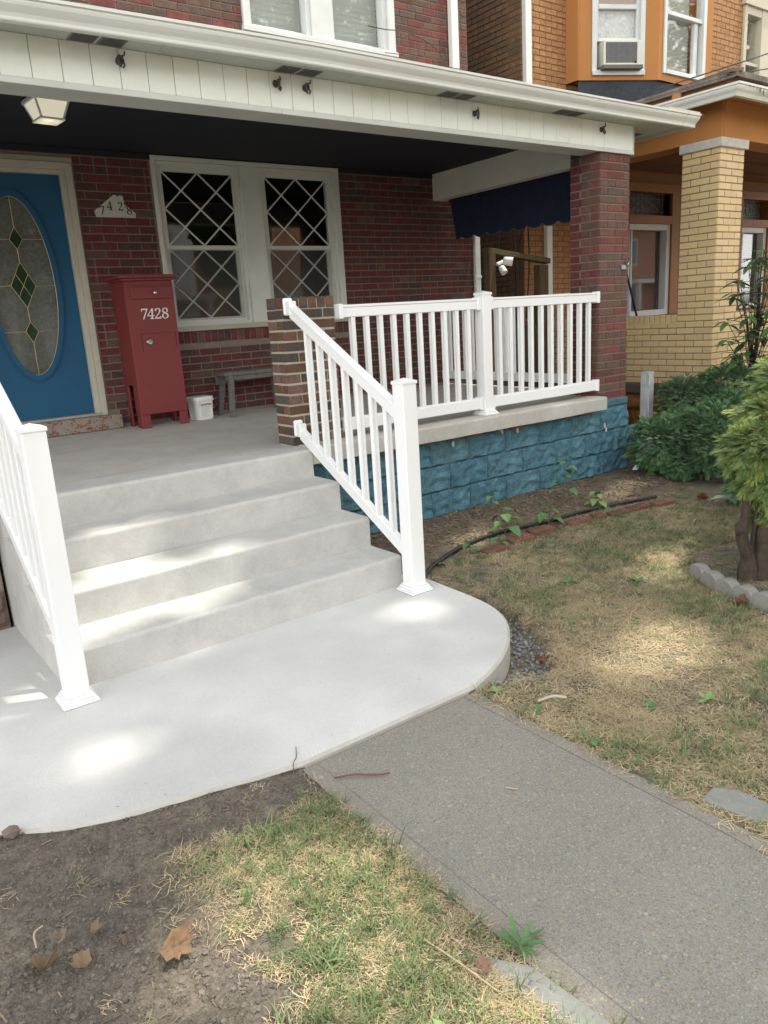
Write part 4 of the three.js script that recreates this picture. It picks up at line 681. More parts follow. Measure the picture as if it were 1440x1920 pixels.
  const pw = (x0, x1) => {
    const w = sub(nb, 'porch_window');
    part(w, 'casing', [bb(x1, x1 + 0.20, 0.60, 2.46, NZ - 0.1, NZ + 0.045, 0.004), bb(x0 - 0.2, x0, 0.60, 2.46, NZ - 0.1, NZ + 0.045, 0.004), bb(x0, x1, 2.335, 2.46, NZ - 0.1, NZ + 0.045, 0.004), bb(x0, x1, 1.905, 2.025, NZ - 0.1, NZ + 0.045, 0.004)], M.orangeTrim);
    part(w, 'sash', [bb(x0, x0 + 0.05, 0.60, 1.905, NZ - 0.1, NZ + 0.015), bb(x1 - 0.085, x1, 0.60, 1.905, NZ - 0.1, NZ + 0.015), bb(x0 + 0.05, x1 - 0.085, 1.82, 1.905, NZ - 0.1, NZ + 0.015), bb(x0 + 0.05, x1 - 0.085, 0.60, 0.68, NZ - 0.1, NZ + 0.015), bb(x0 + 0.1, x0 + 0.13, 0.68, 1.82, NZ - 0.1, NZ)], M.winwhite);
    part(w, 'pane', bb(x0 + 0.04, x1 - 0.08, 0.67, 1.83, NZ - 0.083, NZ - 0.08, 0.0001), M.glass);
    const tp = part(w, 'transom_pane', bb(x0 + 0.01, x1 - 0.03, 2.03, 2.33, NZ - 0.083, NZ - 0.08, 0.0001), mat([0.02, 0.024, 0.022], { roughness: 0.16, tex: 'brick', size: 0.1, bump: 0.002 }));
    const L = [], zz = NZ - 0.077; for (let x = x0 + 0.1; x < x1 - 0.05; x += 0.105) L.push(rod(V(x, 2.035, zz), V(x, 2.325, zz), 0.003, 4)); for (const y of [2.09, 2.27]) L.push(rod(V(x0, y, zz), V(x1 - 0.03, y, zz), 0.003, 4));
    const mx = (x0 + x1) / 2; for (const s of [-1, 1]) { L.push(rod(V(mx + s * 0.22, 2.18, zz), V(mx, 2.25, zz), 0.0035, 4), rod(V(mx + s * 0.22, 2.18, zz), V(mx, 2.11, zz), 0.0035, 4), rod(V(mx + s * 0.22, 2.18, zz), V(mx + s * 0.36, 2.26, zz), 0.0035, 4), rod(V(mx + s * 0.22, 2.18, zz), V(mx + s * 0.36, 2.1, zz), 0.0035, 4)); }
    part(w, 'leading', L, lead);
    part(w, 'curtain', bb(x0 - 0.05, x1, 0.6, 1.9, NZ - 0.20, NZ - 0.19, 0.001), mat([0.05, 0.045, 0.045]));
  };
  pw(9.03, 10.06); pw(12.04, 12.88);

  // upstairs bay, its cant facing the street corner
  const b0 = V(7.72, 0, 0.0), b1 = V(8.70, 0, 0.47), u = b1.clone().sub(b0).normalize(), n = u.clone().cross(V(0, 1, 0)), bay = sub(nb, 'bay_window');
  const E = (x0, x1, y0, y1, d0, d1, c) => { const g = bb(x0, x1, y0, y1, d0, d1, c); g.applyMatrix4(new THREE.Matrix4().makeBasis(u, V(0, 1, 0), n).setPosition(b0)); return g; };
  part(bay, 'stucco', [E(0, 0.165, 3.55, 6, -0.2, 0), E(0.885, 1.0868, 3.55, 6, -0.2, 0), E(0.165, 0.885, 3.55, 3.60, -0.2, 0), bb(7.70, 7.722, 3.552, 6, NZ, 0.0), bb(8.701, 8.79, 3.552, 6, 0.25, 0.468), bb(8.79, 9.73, 3.552, 3.64, 0.25, 0.468), bb(9.73, 9.90, 3.552, 6, 0.2, 0.472)], M.stucco);
  part(bay, 'underside', (() => { const P = [[7.72, 3.552, 0], [8.70, 3.552, 0.47], [9.9, 3.552, 0.47], [9.9, 3.552, NZ], [7.70, 3.552, NZ]]; return uvBox(tris([P])); })(), M.slate);
  part(bay, 'flashing', uvBox(tris([[[7.73, 3.56, -0.02], [8.69, 3.56, 0.44], [8.69, 3.2, 0.42], [7.73, 3.05, -0.03]], [[8.69, 3.56, 0.44], [10.6, 3.56, 0.44], [10.6, 3.2, 0.42], [8.69, 3.2, 0.42]]])), M.slate);
  const cw = sub(bay, 'cant_window');
  part(cw, 'sash', [E(0.168, 0.232, 3.605, 5, -0.07, 0.02), E(0.823, 0.882, 3.605, 5, -0.07, 0.02), E(0.168, 0.882, 3.602, 3.66, -0.07, 0.035), E(0.232, 0.27, 4.0, 5, -0.09, -0.03), E(0.785, 0.823, 4.0, 5, -0.09, -0.03), E(0.27, 0.785, 4.0, 4.04, -0.09, -0.03), E(0.27, 0.785, 4.36, 4.41, -0.09, -0.02)], M.winwhite);
  part(cw, 'pane', E(0.26, 0.80, 4.02, 5, -0.063, -0.06, 0.0001), M.glass);
  part(cw, 'window_film', E(0.26, 0.80, 4.02, 4.4, -0.12, -0.118, 0.0001), mat([0.34, 0.38, 0.39], { tex: 'soil', size: 0.7, roughness: 0.6 }));
  part(cw, 'dark_opening', E(0.232, 0.823, 3.66, 4.0, -0.14, -0.13, 0.001), M.dark);
  const fwn = sub(bay, 'front_window'), fz = 0.468;
  part(fwn, 'sash', [bb(8.79, 8.845, 3.64, 5, fz - 0.1, fz + 0.02), bb(9.66, 9.73, 3.64, 5, fz - 0.1, fz + 0.02), bb(8.845, 9.66, 3.64, 3.69, fz - 0.1, fz + 0.03), bb(8.845, 9.66, 4.33, 4.375, fz - 0.08, fz), bb(9.52, 9.60, 3.69, 4.33, fz - 0.08, fz - 0.03)], M.winwhite);
  part(fwn, 'pane', bb(8.83, 9.66, 4.35, 5.1, fz - 0.045, fz - 0.042, 0.0001), M.glass); part(fwn, 'pane', bb(8.83, 9.66, 3.68, 4.35, fz - 0.06, fz - 0.057, 0.0001), M.glass);
  const bl = []; for (let y = 3.69; y < 4.9; y += 0.045) { const g = bb(8.85, 9.52, -0.02, 0.02, -0.001, 0.001, 0.0003); g.rotateX(0.35); g.translate(0, y, fz - 0.12); bl.push(g); } part(fwn, 'blind', bl, mat([0.42, 0.43, 0.37]));
  // brick beside the bay and the cream window at the end
  const bw = part(bay, 'brick_wall', bb(9.901, 10.66, 3.4, 6, 0.0, 0.455, 0.001), M.orangeMortar);
  const bs = brickSpecs(V(0, 0, 0.452), X1, Z1, 9.905, 10.66, rowsBetween(LINE, 3.6, 4.85), { tones: TONES.orange.slice(0, 3), ph: 9.905, jit: 0.3, proud: 0.0045 });
  const cream = mat([0.55, 0.50, 0.40], { tex: 'paint', size: 0.4 }), cwn = sub(nb, 'end_window');
  part(cwn, 'frame', [bb(10.66, 10.735, 3.4, 4.72, 0.1, 0.49), bb(11.12, 11.5, 3.4, 4.72, 0.1, 0.49), bb(10.735, 11.12, 4.62, 4.72, 0.1, 0.48), bb(10.735, 11.12, 3.99, 4.03, 0.3, 0.46), bb(10.62, 11.8, 4.72, 4.9, 0.1, 0.52)], cream);
  part(cwn, 'pane', bb(10.72, 11.13, 3.4, 4.64, 0.403, 0.406, 0.0001), M.glass); part(cwn, 'backing', bb(10.72, 11.13, 3.4, 4.64, 0.2, 0.21, 0.001), M.room);
  part(nb, 'upper_trim', bb(10.62, 13, 4.9, 6, 0.0, 0.47, 0.003), M.stucco);
  layBricks(bay, [[bw, bs]], 0); // joined: a few pixels tall each
}
{ // window air conditioner
  const b0 = V(7.72, 0, 0.0), b1 = V(8.70, 0, 0.47), u = b1.clone().sub(b0).normalize(), p = b0.clone().addScaledVector(u, 0.54).add(V(0, 3.70, 0));
  const t = thing('air_conditioner', 'boxy white air conditioner hanging in the upstairs bay window of the orange house', 'air conditioner', [p.x, p.y, p.z], Math.atan2(-u.z, u.x));
  const W = 0.25, H = 0.28; const wm = mat([0.60, 0.60, 0.55], { tex: 'paint', size: 0.3, roughness: 0.5 });
  part(t, 'case', bb(-W, W, 0.0, H, -0.2, 0.06, 0.006), wm);
  part(t, 'rim', [bb(-W, -W + 0.03, 0.0, H, 0.0602, 0.082), bb(W - 0.045, W, 0, H, 0.0602, 0.082), bb(-W + 0.03, W - 0.045, 0, 0.025, 0.0602, 0.082), bb(-W + 0.03, W - 0.045, H - 0.025, H, 0.0602, 0.082)], wm);
  part(t, 'condenser_grille', [...Array(38)].map((_, i) => bb(-W + 0.031, W - 0.046, 0.027 + i * 0.006, 0.030 + i * 0.006, 0.0603, 0.074, 0.0005)).concat([bb(-W + 0.03, W - 0.045, 0.025, H - 0.025, 0.0601, 0.064, 0.0005)]), mat([0.27, 0.275, 0.275], { tex: 'brick', size: 0.15, roughness: 0.6 }));
  part(t, 'drain_plug', new THREE.CylinderGeometry(0.012, 0.012, 0.01, 12).rotateX(Math.PI / 2), M.dark, [W - 0.07, 0.035, 0.082]);
  part(t, 'tray', bb(-W - 0.02, W + 0.02, -0.05, -0.002, -0.12, 0.12, 0.005), mat([0.15, 0.13, 0.11]));
}
{
  const a = thing('utility_cable', 'upper dark utility cable running up from the neighbour porch roof', 'cable'); part(a, 'line', tube([V(5.66, 2.60, 2.55), V(6.5, 2.84, 2.56), V(7.6, 3.16, 2.6), V(11, 4.3, 2.6)], 0.006, 30, 5), M.rubber);
  const b = thing('utility_cable', 'lower dark utility cable above the neighbour gutter corner', 'cable'); part(b, 'line', tube([V(6.60, 2.80, 2.64), V(7.0, 2.88, 2.62), V(7.6, 3.0, 2.6), V(11, 3.7, 2.6)], 0.006, 30, 5), M.rubber);
  const p = thing('timber_stake', 'square pale grey timber post standing in the green shrubs by the yellow brick wall', 'post', [5.98, 0, 2.30], 0.12);
  part(p, 'shaft', bb(-0.048, 0.048, -0.8, 0.135, -0.048, 0.048, 0.004), M.greyWood);
  const um = thing('folded_umbrella', 'folded grey umbrella and dark pole leaning inside the neighbour porch beside the window', 'umbrella', [7.6, 0, 1.05]);
  part(um, 'pole', rod(V(-0.32, 1.25, 0), V(0.02, 0.40, 0.02), 0.013), M.dark); const cg = new THREE.CylinderGeometry(0.03, 0.055, 0.62, 9); part(um, 'folded_cloth', cg, mat([0.30, 0.30, 0.38], { roughness: 0.5 }), [-0.20, 0.92, -0.06], [0, 0, 0.03]);
}
// ------------------------------------------------------------------ ground, slab, path
const SLAB = [[-1.35, 2.45], [0.0, 2.45], [0.0, 2.9], [1.85, 2.9], [1.86, 3.22], [1.99, 3.38], [2.026, 3.55], [2.024, 3.70], [2.018, 3.86], [2.006, 4.03], [1.978, 4.16], [1.925, 4.28], [1.855, 4.375], [1.775, 4.46], [1.68, 4.54], [1.575, 4.61], [1.45, 4.672], [1.29, 4.732], [0.42, 4.735], [0.25, 4.702], [0.105, 4.662], [-0.03, 4.638], [-0.17, 4.603], [-0.36, 4.525], [-0.54, 4.40], [-0.75, 4.2], [-0.95, 3.9], [-1.15, 3.5], [-1.3, 3.0]];
function sd(x, z) { // signed distance to the slab outline, negative inside
  let d = 1e9, inside = false;
  for (let i = 0, j = SLAB.length - 1; i < SLAB.length; j = i++) { const [ax, az] = SLAB[j], [bx, bz] = SLAB[i], ex = bx - ax, ez = bz - az, t = clamp(((x - ax) * ex + (z - az) * ez) / (ex * ex + ez * ez)); d = Math.min(d, Math.hypot(x - ax - t * ex, z - az - t * ez)); if ((az > z) !== (bz > z) && x < (bx - ax) * (z - az) / (bz - az) + ax) inside = !inside; }
  return inside ? -d : d;
}
const trenchW = (x, z) => { const a = Math.atan2(z - 3.7, x - 0.9), k = sstep(-0.35, 0.15, a) * (1 - sstep(0.98, 1.12, a)); return k * lerp(0.08, 0.20, sstep(0.1, 0.95, a)) * (1 + 0.25 * noise3.noise(x * 5, z * 5, 2)); };
function groundY(x, z) {
  if (x > -4 && x < 8 && z > 1.8 && z < 9) {
    let y = -0.772 + 0.012 * noise3.noise(x * 1.3, z * 1.3, 1) + 0.008 * noise3.noise(x * 5, z * 5, 7);
    if (x > 1.27) { y += 0.012 * sstep(5.2, 5.8, z); y += 0.045 * sstep(3.3, 2.8, z) * sstep(1.9, 2.3, x); }
    if (x < 1.3) y += 0.022 * sstep(4.4, 4.7, z) + 0.01;
    const s = sd(x, z); if (s < 1) { if (s < -0.03) return -0.9; const w = x > 1.25 && z > 3 ? trenchW(x, z) : 0; if (w > 0.01) y -= 0.085 * (1 - sstep(w * 0.8, w * 1.15, s)) * clamp(w / 0.06); else if (x < 0.5) y = lerp(-0.742 + 0.006 * noise3.noise(x * 9, z * 9, 3), y, sstep(0.0, 0.25, s)); }
    if (z > 4.72) { const e = Math.min(Math.abs(x - 0.41), Math.abs(x - 1.268)); y = lerp(-0.757 + 0.004 * noise3.noise(x * 12, z * 9, 5), y, sstep(0.0, 0.16, e)); if (x > 0.44 && x < 1.24) y = -0.80; }
    return y;
  }
  return -0.78;
}
const grassy = (x, z) => { // 0 bare soil .. 1 thick straw
  if (x < 0.42) { const t = fbm(x * 2.1, z * 2.1, 4, 3); return clamp(sstep(-0.25, 0.12, x - 0.12 * (5.6 - z) * 0.6 + t * 0.5) * sstep(4.85, 5.05, z + t * 0.2)); }
  const t = fbm(x * 1.7 + 9, z * 1.7, 2, 3); let g = 0.75 + t * 0.9;
  g *= 1 - 0.8 * Math.exp(-(((x - 2.35) / 0.42) ** 2 + ((z - 3.62) / 0.26) ** 2)); // worn patch behind the slab
  if (z < 3.28 + 0.05 * Math.sin(x * 3) && x > 1.9) g = 0.06; // mulched bed
  if (x > 3.1 && Math.hypot(x - 3.75, z - 4.95) < 0.62) g *= 0.1; if (x > 4.6 && z < 3.9) g *= 0.25;
  return clamp(g);
};
{
  const line = (a, b, s, lo, hi) => { const o = []; for (let v = lo; v < a; v += 2.5) o.push(v); for (let v = a; v < b; v += s) o.push(v); for (let v = b; v <= hi; v += 2.5) o.push(v); return o; };
  const xs = line(-1.6, 5.6, 0.03, -50, 60), zs = line(2.2, 6.9, 0.03, -30, 60), nx = xs.length, nz = zs.length, P = new Float32Array(nx * nz * 3), Cc = new Float32Array(nx * nz * 3), U = new Float32Array(nx * nz * 2), I = [];
  for (let j = 0; j < nz; j++) for (let i = 0; i < nx; i++) {
    const k = j * nx + i, x = xs[i], z = zs[j], y = groundY(x, z), g = grassy(x, z), t = fbm(x * 3.1, z * 3.1, 6, 4);
    P.set([x, y, z], k * 3); U.set([x, z], k * 2);
    let c = [lerp(0.150, 0.215, g) * (1 + t * 0.5), lerp(0.130, 0.178, g) * (1 + t * 0.45), lerp(0.105, 0.112, g) * (1 + t * 0.35)];
    if (x < 0.4) c = c.map((v, q) => v * [0.86, 0.86, 0.88][q]);
    if (z < 3.3 && x > 1.9) c = [0.17 * (1 + t * 0.6), 0.135 * (1 + t * 0.6), 0.098 * (1 + t * 0.5)];
    Cc.set(c.map(v => v / 0.62), k * 3); if (i + 1 < nx && j + 1 < nz) I.push(k, k + nx, k + 1, k + 1, k + nx, k + nx + 1);
  }
  const g = new THREE.BufferGeometry(); g.setAttribute('position', new THREE.BufferAttribute(P, 3)); g.setAttribute('color', new THREE.BufferAttribute(Cc, 3)); g.setAttribute('uv', new THREE.BufferAttribute(U, 2)); g.setIndex(I); g.computeVertexNormals();
  const m = mat([0.62, 0.62, 0.62], { tex: 'soil', size: 0.8, bump: 0.008, roughness: 1, vertexColors: true });
  one('ground', g, m, 'bare brown earth and thin lawn soil around the steps and path', 'ground', [0, 0, 0], 0, null, 'structure');
}
{ // the new rounded slab: top with a small rolled edge
  const n = SLAB.length, pts = []; // resample smoothly
  const crv = new THREE.CatmullRomCurve3(SLAB.slice(4, 18).map(p => V(p[0], 0, p[1])), false, 'centripetal'), crv2 = new THREE.CatmullRomCurve3(SLAB.slice(18).map(p => V(p[0], 0, p[1])), false, 'centripetal');
  const poly = [...SLAB.slice(0, 4), ...crv.getPoints(70).map(p => [p.x, p.z]), ...crv2.getPoints(60).map(p => [p.x, p.z])];
  const off = d => poly.map((p, i) => { const a = poly[(i - 1 + poly.length) % poly.length], b = poly[(i + 1) % poly.length], ex = b[0] - a[0], ez = b[1] - a[1], l = Math.hypot(ex, ez); return [p[0] + ez / l * -d, p[1] + ex / l * d]; });
  const inn = off(0.012).map((p, i) => { const a = off(-0.012)[i]; return sd(...p) < sd(...a) ? p : a; });
  const sh = new THREE.Shape(inn.map(p => new THREE.Vector2(p[0], p[1]))), top = new THREE.ShapeGeometry(sh); top.rotateX(Math.PI / 2); top.translate(0, -0.73, 0); { const ix = top.index.array; for (let i = 0; i < ix.length; i += 3) { const t = ix[i]; ix[i] = ix[i + 1]; ix[i + 1] = t; } } top.computeVertexNormals();
  const L = []; const m = poly.length; for (let i = 0; i < m; i++) { const j = (i + 1) % m, A = (p, y) => [p[0], y, p[1]]; L.push([A(inn[i], -0.73), A(inn[j], -0.73), A(poly[j], -0.740), A(poly[i], -0.740)], [A(poly[i], -0.740), A(poly[j], -0.740), A(poly[j], -0.90), A(poly[i], -0.90)]); }
  let side = tris(L); { const p = side.attributes.position, nn = side.attributes.normal; // face outward
    const q = p.array; for (let i = 0; i < p.count; i += 3) { const cx = (q[i * 3] + q[i * 3 + 3] + q[i * 3 + 6]) / 3, cz = (q[i * 3 + 2] + q[i * 3 + 5] + q[i * 3 + 8]) / 3, nx = nn.getX(i), nz = nn.getZ(i); if (sd(cx + nx * 0.01, cz + nz * 0.01) < sd(cx - nx * 0.01, cz - nz * 0.01) && Math.abs(nn.getY(i)) < 0.5 || nn.getY(i) < -0.3) { for (let k = 0; k < 3; k++) { const t = q[(i + 1) * 3 + k]; q[(i + 1) * 3 + k] = q[(i + 2) * 3 + k]; q[(i + 2) * 3 + k] = t; } } } side.computeVertexNormals(); }
  const s = thing('landing_slab', 'new pale grey rounded concrete slab at the foot of the steps', 'slab', [0, 0, 0], 0, null, 'structure');
  part(s, 'slab_top', uvBox(top), M.slab); part(s, 'slab_edge', uvBox(side), M.cap);
}
{ // old exposed-aggregate path with tooled edges
  const t = thing('path', 'old brown-grey pebbled concrete path running from the round slab to the street', 'path', [0, 0, 0], 0, null, 'structure');
  const wv = (x, y, z) => [x, y, z];
  part(t, 'path_slab', bb(0.4765, 1.2075, -0.9, -0.750, 4.741, 9.2, 0.002), M.agg);
  const edge = (x0, x1, seed, s) => { const L = [], n = 90, q = i => lerp(4.741, 9.2, i / n); const w = z => 0.014 * noise3.noise(z * 3.3, seed, 1) + 0.007 * noise3.noise(z * 14, seed, 4), o = z => (s < 0 ? x0 : x1) + s * w(z); const I = s < 0 ? x1 : x0;
    for (let i = 0; i < n; i++) { const a = q(i), b = q(i + 1), oa = o(a), ob = o(b), y = -0.7512; const top = s < 0 ? [[oa, y, a], [ob, y, b], [I, y, b], [I, y, a]] : [[I, y, a], [I, y, b], [ob, y, b], [oa, y, a]]; L.push(top, s < 0 ? [[oa, -0.9, a], [ob, -0.9, b], [ob, y, b], [oa, y, a]] : [[oa, y, a], [ob, y, b], [ob, -0.9, b], [oa, -0.9, a]]); }
    L.push(s < 0 ? [[o(4.741), -0.9, 4.741], [o(4.741), -0.7512, 4.741], [I, -0.7512, 4.741], [I, -0.9, 4.741]] : [[I, -0.9, 4.741], [I, -0.7512, 4.741], [o(4.741), -0.7512, 4.741], [o(4.741), -0.9, 4.741]]); return uvBox(tris(L)); };
  part(t, 'edge_strip', edge(0.408, 0.475, 1.7, -1), M.strip); part(t, 'edge_strip', edge(1.209, 1.270, 5.2, 1), M.strip);
}
// ------------------------------------------------------------------ loose ground cover
const up1 = V(0, 1, 0), dummy = new THREE.Object3D();
function scatter(name, geo, m, label, cat, n, place, parent) { // one InstancedMesh; place() returns [x,y,z, scale, tilt quaternion?, color?]
  const im = new THREE.InstancedMesh(geo, m, n); let k = 0; const col = new THREE.Color();
  for (let i = 0; i < n; i++) { const q = place(i); if (!q) continue; dummy.position.set(q.p[0], q.p[1], q.p[2]); if (q.q) dummy.quaternion.copy(q.q); else dummy.rotation.set(q.r?.[0] ?? 0, q.r?.[1] ?? 0, q.r?.[2] ?? 0); if (Array.isArray(q.s)) dummy.scale.set(...q.s); else dummy.scale.setScalar(q.s); dummy.updateMatrix(); im.setMatrixAt(k, dummy.matrix); if (q.c) im.setColorAt(k, col.setRGB(...q.c)); k++; }
  im.count = k; im.castShadow = im.receiveShadow = true; im.userData.kind = 'stuff';
  if (parent) { im.name = name; parent.add(im); } else { im.name = numbered(name); scene.add(im); tag(im, label, cat, null, 'stuff'); } return im;
}
function bladeGeo(n, spread, len, wid, lie, seed) { // a little patch of bent blades
  const r = RNG(seed), P = [];
  for (let b = 0; b < n; b++) {
    const a = r() * 6.283, d = spread * Math.sqrt(r()), th = r() * 6.283, L = len * rr(0.5, 1.15, r), w = wid * rr(0.7, 1.2, r), li = lie + rr(-0.22, 0.22, r), bend = rr(-1.2, 0.5, r), tw = rr(-1.1, 1.1, r);
    let x = Math.cos(a) * d, z = Math.sin(a) * d, y = rr(-0.002, 0.010, r), e = clamp(li, 0.02, 1.5), hd = th; const S = []; for (let s = 0; s <= 3; s++) { const ww = w * (1 - Math.pow(s / 3, 2.2)) * 0.5 + 0.0002; S.push([[x - Math.sin(hd) * ww, y, z + Math.cos(hd) * ww], [x + Math.sin(hd) * ww, y, z - Math.cos(hd) * ww]]); const st = L / 3; x += Math.cos(hd) * Math.cos(e) * st; z += Math.sin(hd) * Math.cos(e) * st; y += Math.sin(e) * st; if (y < 0.001) y = 0.001; e += bend / 3; hd += tw / 3; }
    for (let s = 0; s < 3; s++) P.push([S[s][0], S[s + 1][0], S[s + 1][1], S[s][1]]);
  } return tris(P);
}
const onSlab = (x, z) => sd(x, z) < 0.012 || (x > 0.41 && x < 1.265 && z > 4.73);
const straw = new THREE.MeshStandardMaterial({ color: 0xffffff, roughness: 0.9, side: THREE.DoubleSide }), greenG = new THREE.MeshPhysicalMaterial({ color: 0xffffff, roughness: 0.7, side: THREE.DoubleSide });
const lawnPt = (r) => { const left = r() < 0.27; return left ? [rr(-0.75, 0.47, r), rr(4.7, 6.6, r)] : [rr(1.22, 5.2, r), rr(3.0, 6.7, r)]; };
{
  const G = [0, 1, 2].map(k => bladeGeo(20, 0.045, 0.046, 0.0017, 0.10, 70 + k)), r = RNG(41);
  G.forEach((g, k) => scatter('dry_grass', g, straw, ['pale dry straw grass lying over the lawn', 'tan dead grass clippings spread across the lawn', 'bleached flattened straw among the lawn grass'][k], 'dry grass', 9500, () => {
    const [x, z] = lawnPt(r), d = grassy(x, z), edge = (x > 0.40 && x < 1.27); if (edge ? r() > 0.55 * sstep(0.44, 0.405, x) + 0.4 * sstep(1.235, 1.265, x) : false) return null; if (sd(x, z) < 0.03 || (x > 0.435 && x < 1.25)) return null;
    const w = trenchW(x, z); if (x > 1.25 && sd(x, z) < w * 1.02) return null; if (r() > d * (x < 0.45 ? 0.5 : 0.9) * (0.55 + 0.9 * sstep(-0.2, 0.25, fbm(x * 4, z * 4, 8, 2))) + 0.03) return null; if (x < 0.45 && (r() < 0.12 || (d < 0.15 && r() > 0.25))) return null;
    const t = fbm(x * 1.2, z * 1.2, 3, 3), v = rr(0.8, 1.3, r) * (1 + 0.4 * t), gr = r() < 0.3 ? 0.55 : 0;
    return { p: [x, groundY(x, z) + 0.001, z], r: [rr(-0.08, 0.08, r), r() * 6.28, rr(-0.08, 0.08, r)], s: rr(0.7, 1.3, r) * (x < 0.45 ? 0.78 : 1), c: [lerp(0.47, 0.22, gr) * v, lerp(0.37, 0.225, gr) * v, lerp(0.225, 0.11, gr) * v] };
  }));
}
{
  const G = [0, 1].map(k => bladeGeo(12, 0.022, 0.050, 0.0024, 0.7, 170 + k)), r = RNG(43);
  G.forEach((g, k) => scatter('green_grass', g, greenG, ['sparse short green grass growing through the straw', 'thin tufts of living green grass in the lawn'][k], 'grass', 12000, () => {
    const [x, z] = lawnPt(r), d = grassy(x, z); if (sd(x, z) < 0.03 || (x > 0.418 && x < 1.262)) return null; if (x > 1.25 && sd(x, z) < trenchW(x, z) * 1.05) return null;
    const f = fbm(x * 1.5 + 20, z * 1.5 + 3, 9, 3); let q = sstep(-0.12, 0.22, f) * d * 1.05 + (x > 2.7 ? 0.38 : 0.05) * d; if (x < 0.43) q = sstep(0.25, 0.7, d + 0.5 * fbm(x * 7, z * 7, 3, 2)) * (sstep(-0.2, 0.2, f) * 0.45 + 0.16); if (x > 1.3 && x < 2.6 && z > 4.2 && z < 5.4) q *= 0.35;
    if (r() > q) return null; const v = rr(0.6, 1.2, r), y = r();
    return { p: [x, groundY(x, z) - 0.002, z], r: [rr(-0.2, 0.2, r), r() * 6.28, rr(-0.2, 0.2, r)], s: rr(0.5, 1.1, r) * (r() < 0.08 ? 1.5 : 1), c: [lerp(0.095, 0.24, y * y) * v, lerp(0.165, 0.25, y * y) * v, lerp(0.060, 0.10, y * y) * v] };
  }));
}
function lumpGeo(seed, det = 0, rough = 0.35) { const g = new THREE.IcosahedronGeometry(1, det), p = g.attributes.position, m = new Map(), r = RNG(seed); for (let i = 0; i < p.count; i++) { const k = [p.getX(i), p.getY(i), p.getZ(i)].map(v => v.toFixed(3)).join(); if (!m.has(k)) m.set(k, 1 + rr(-rough, rough, r)); const s = m.get(k); p.setXYZ(i, p.getX(i) * s, p.getY(i) * s * 0.75, p.getZ(i) * s); } g.computeVertexNormals(); return uvBox(g); }
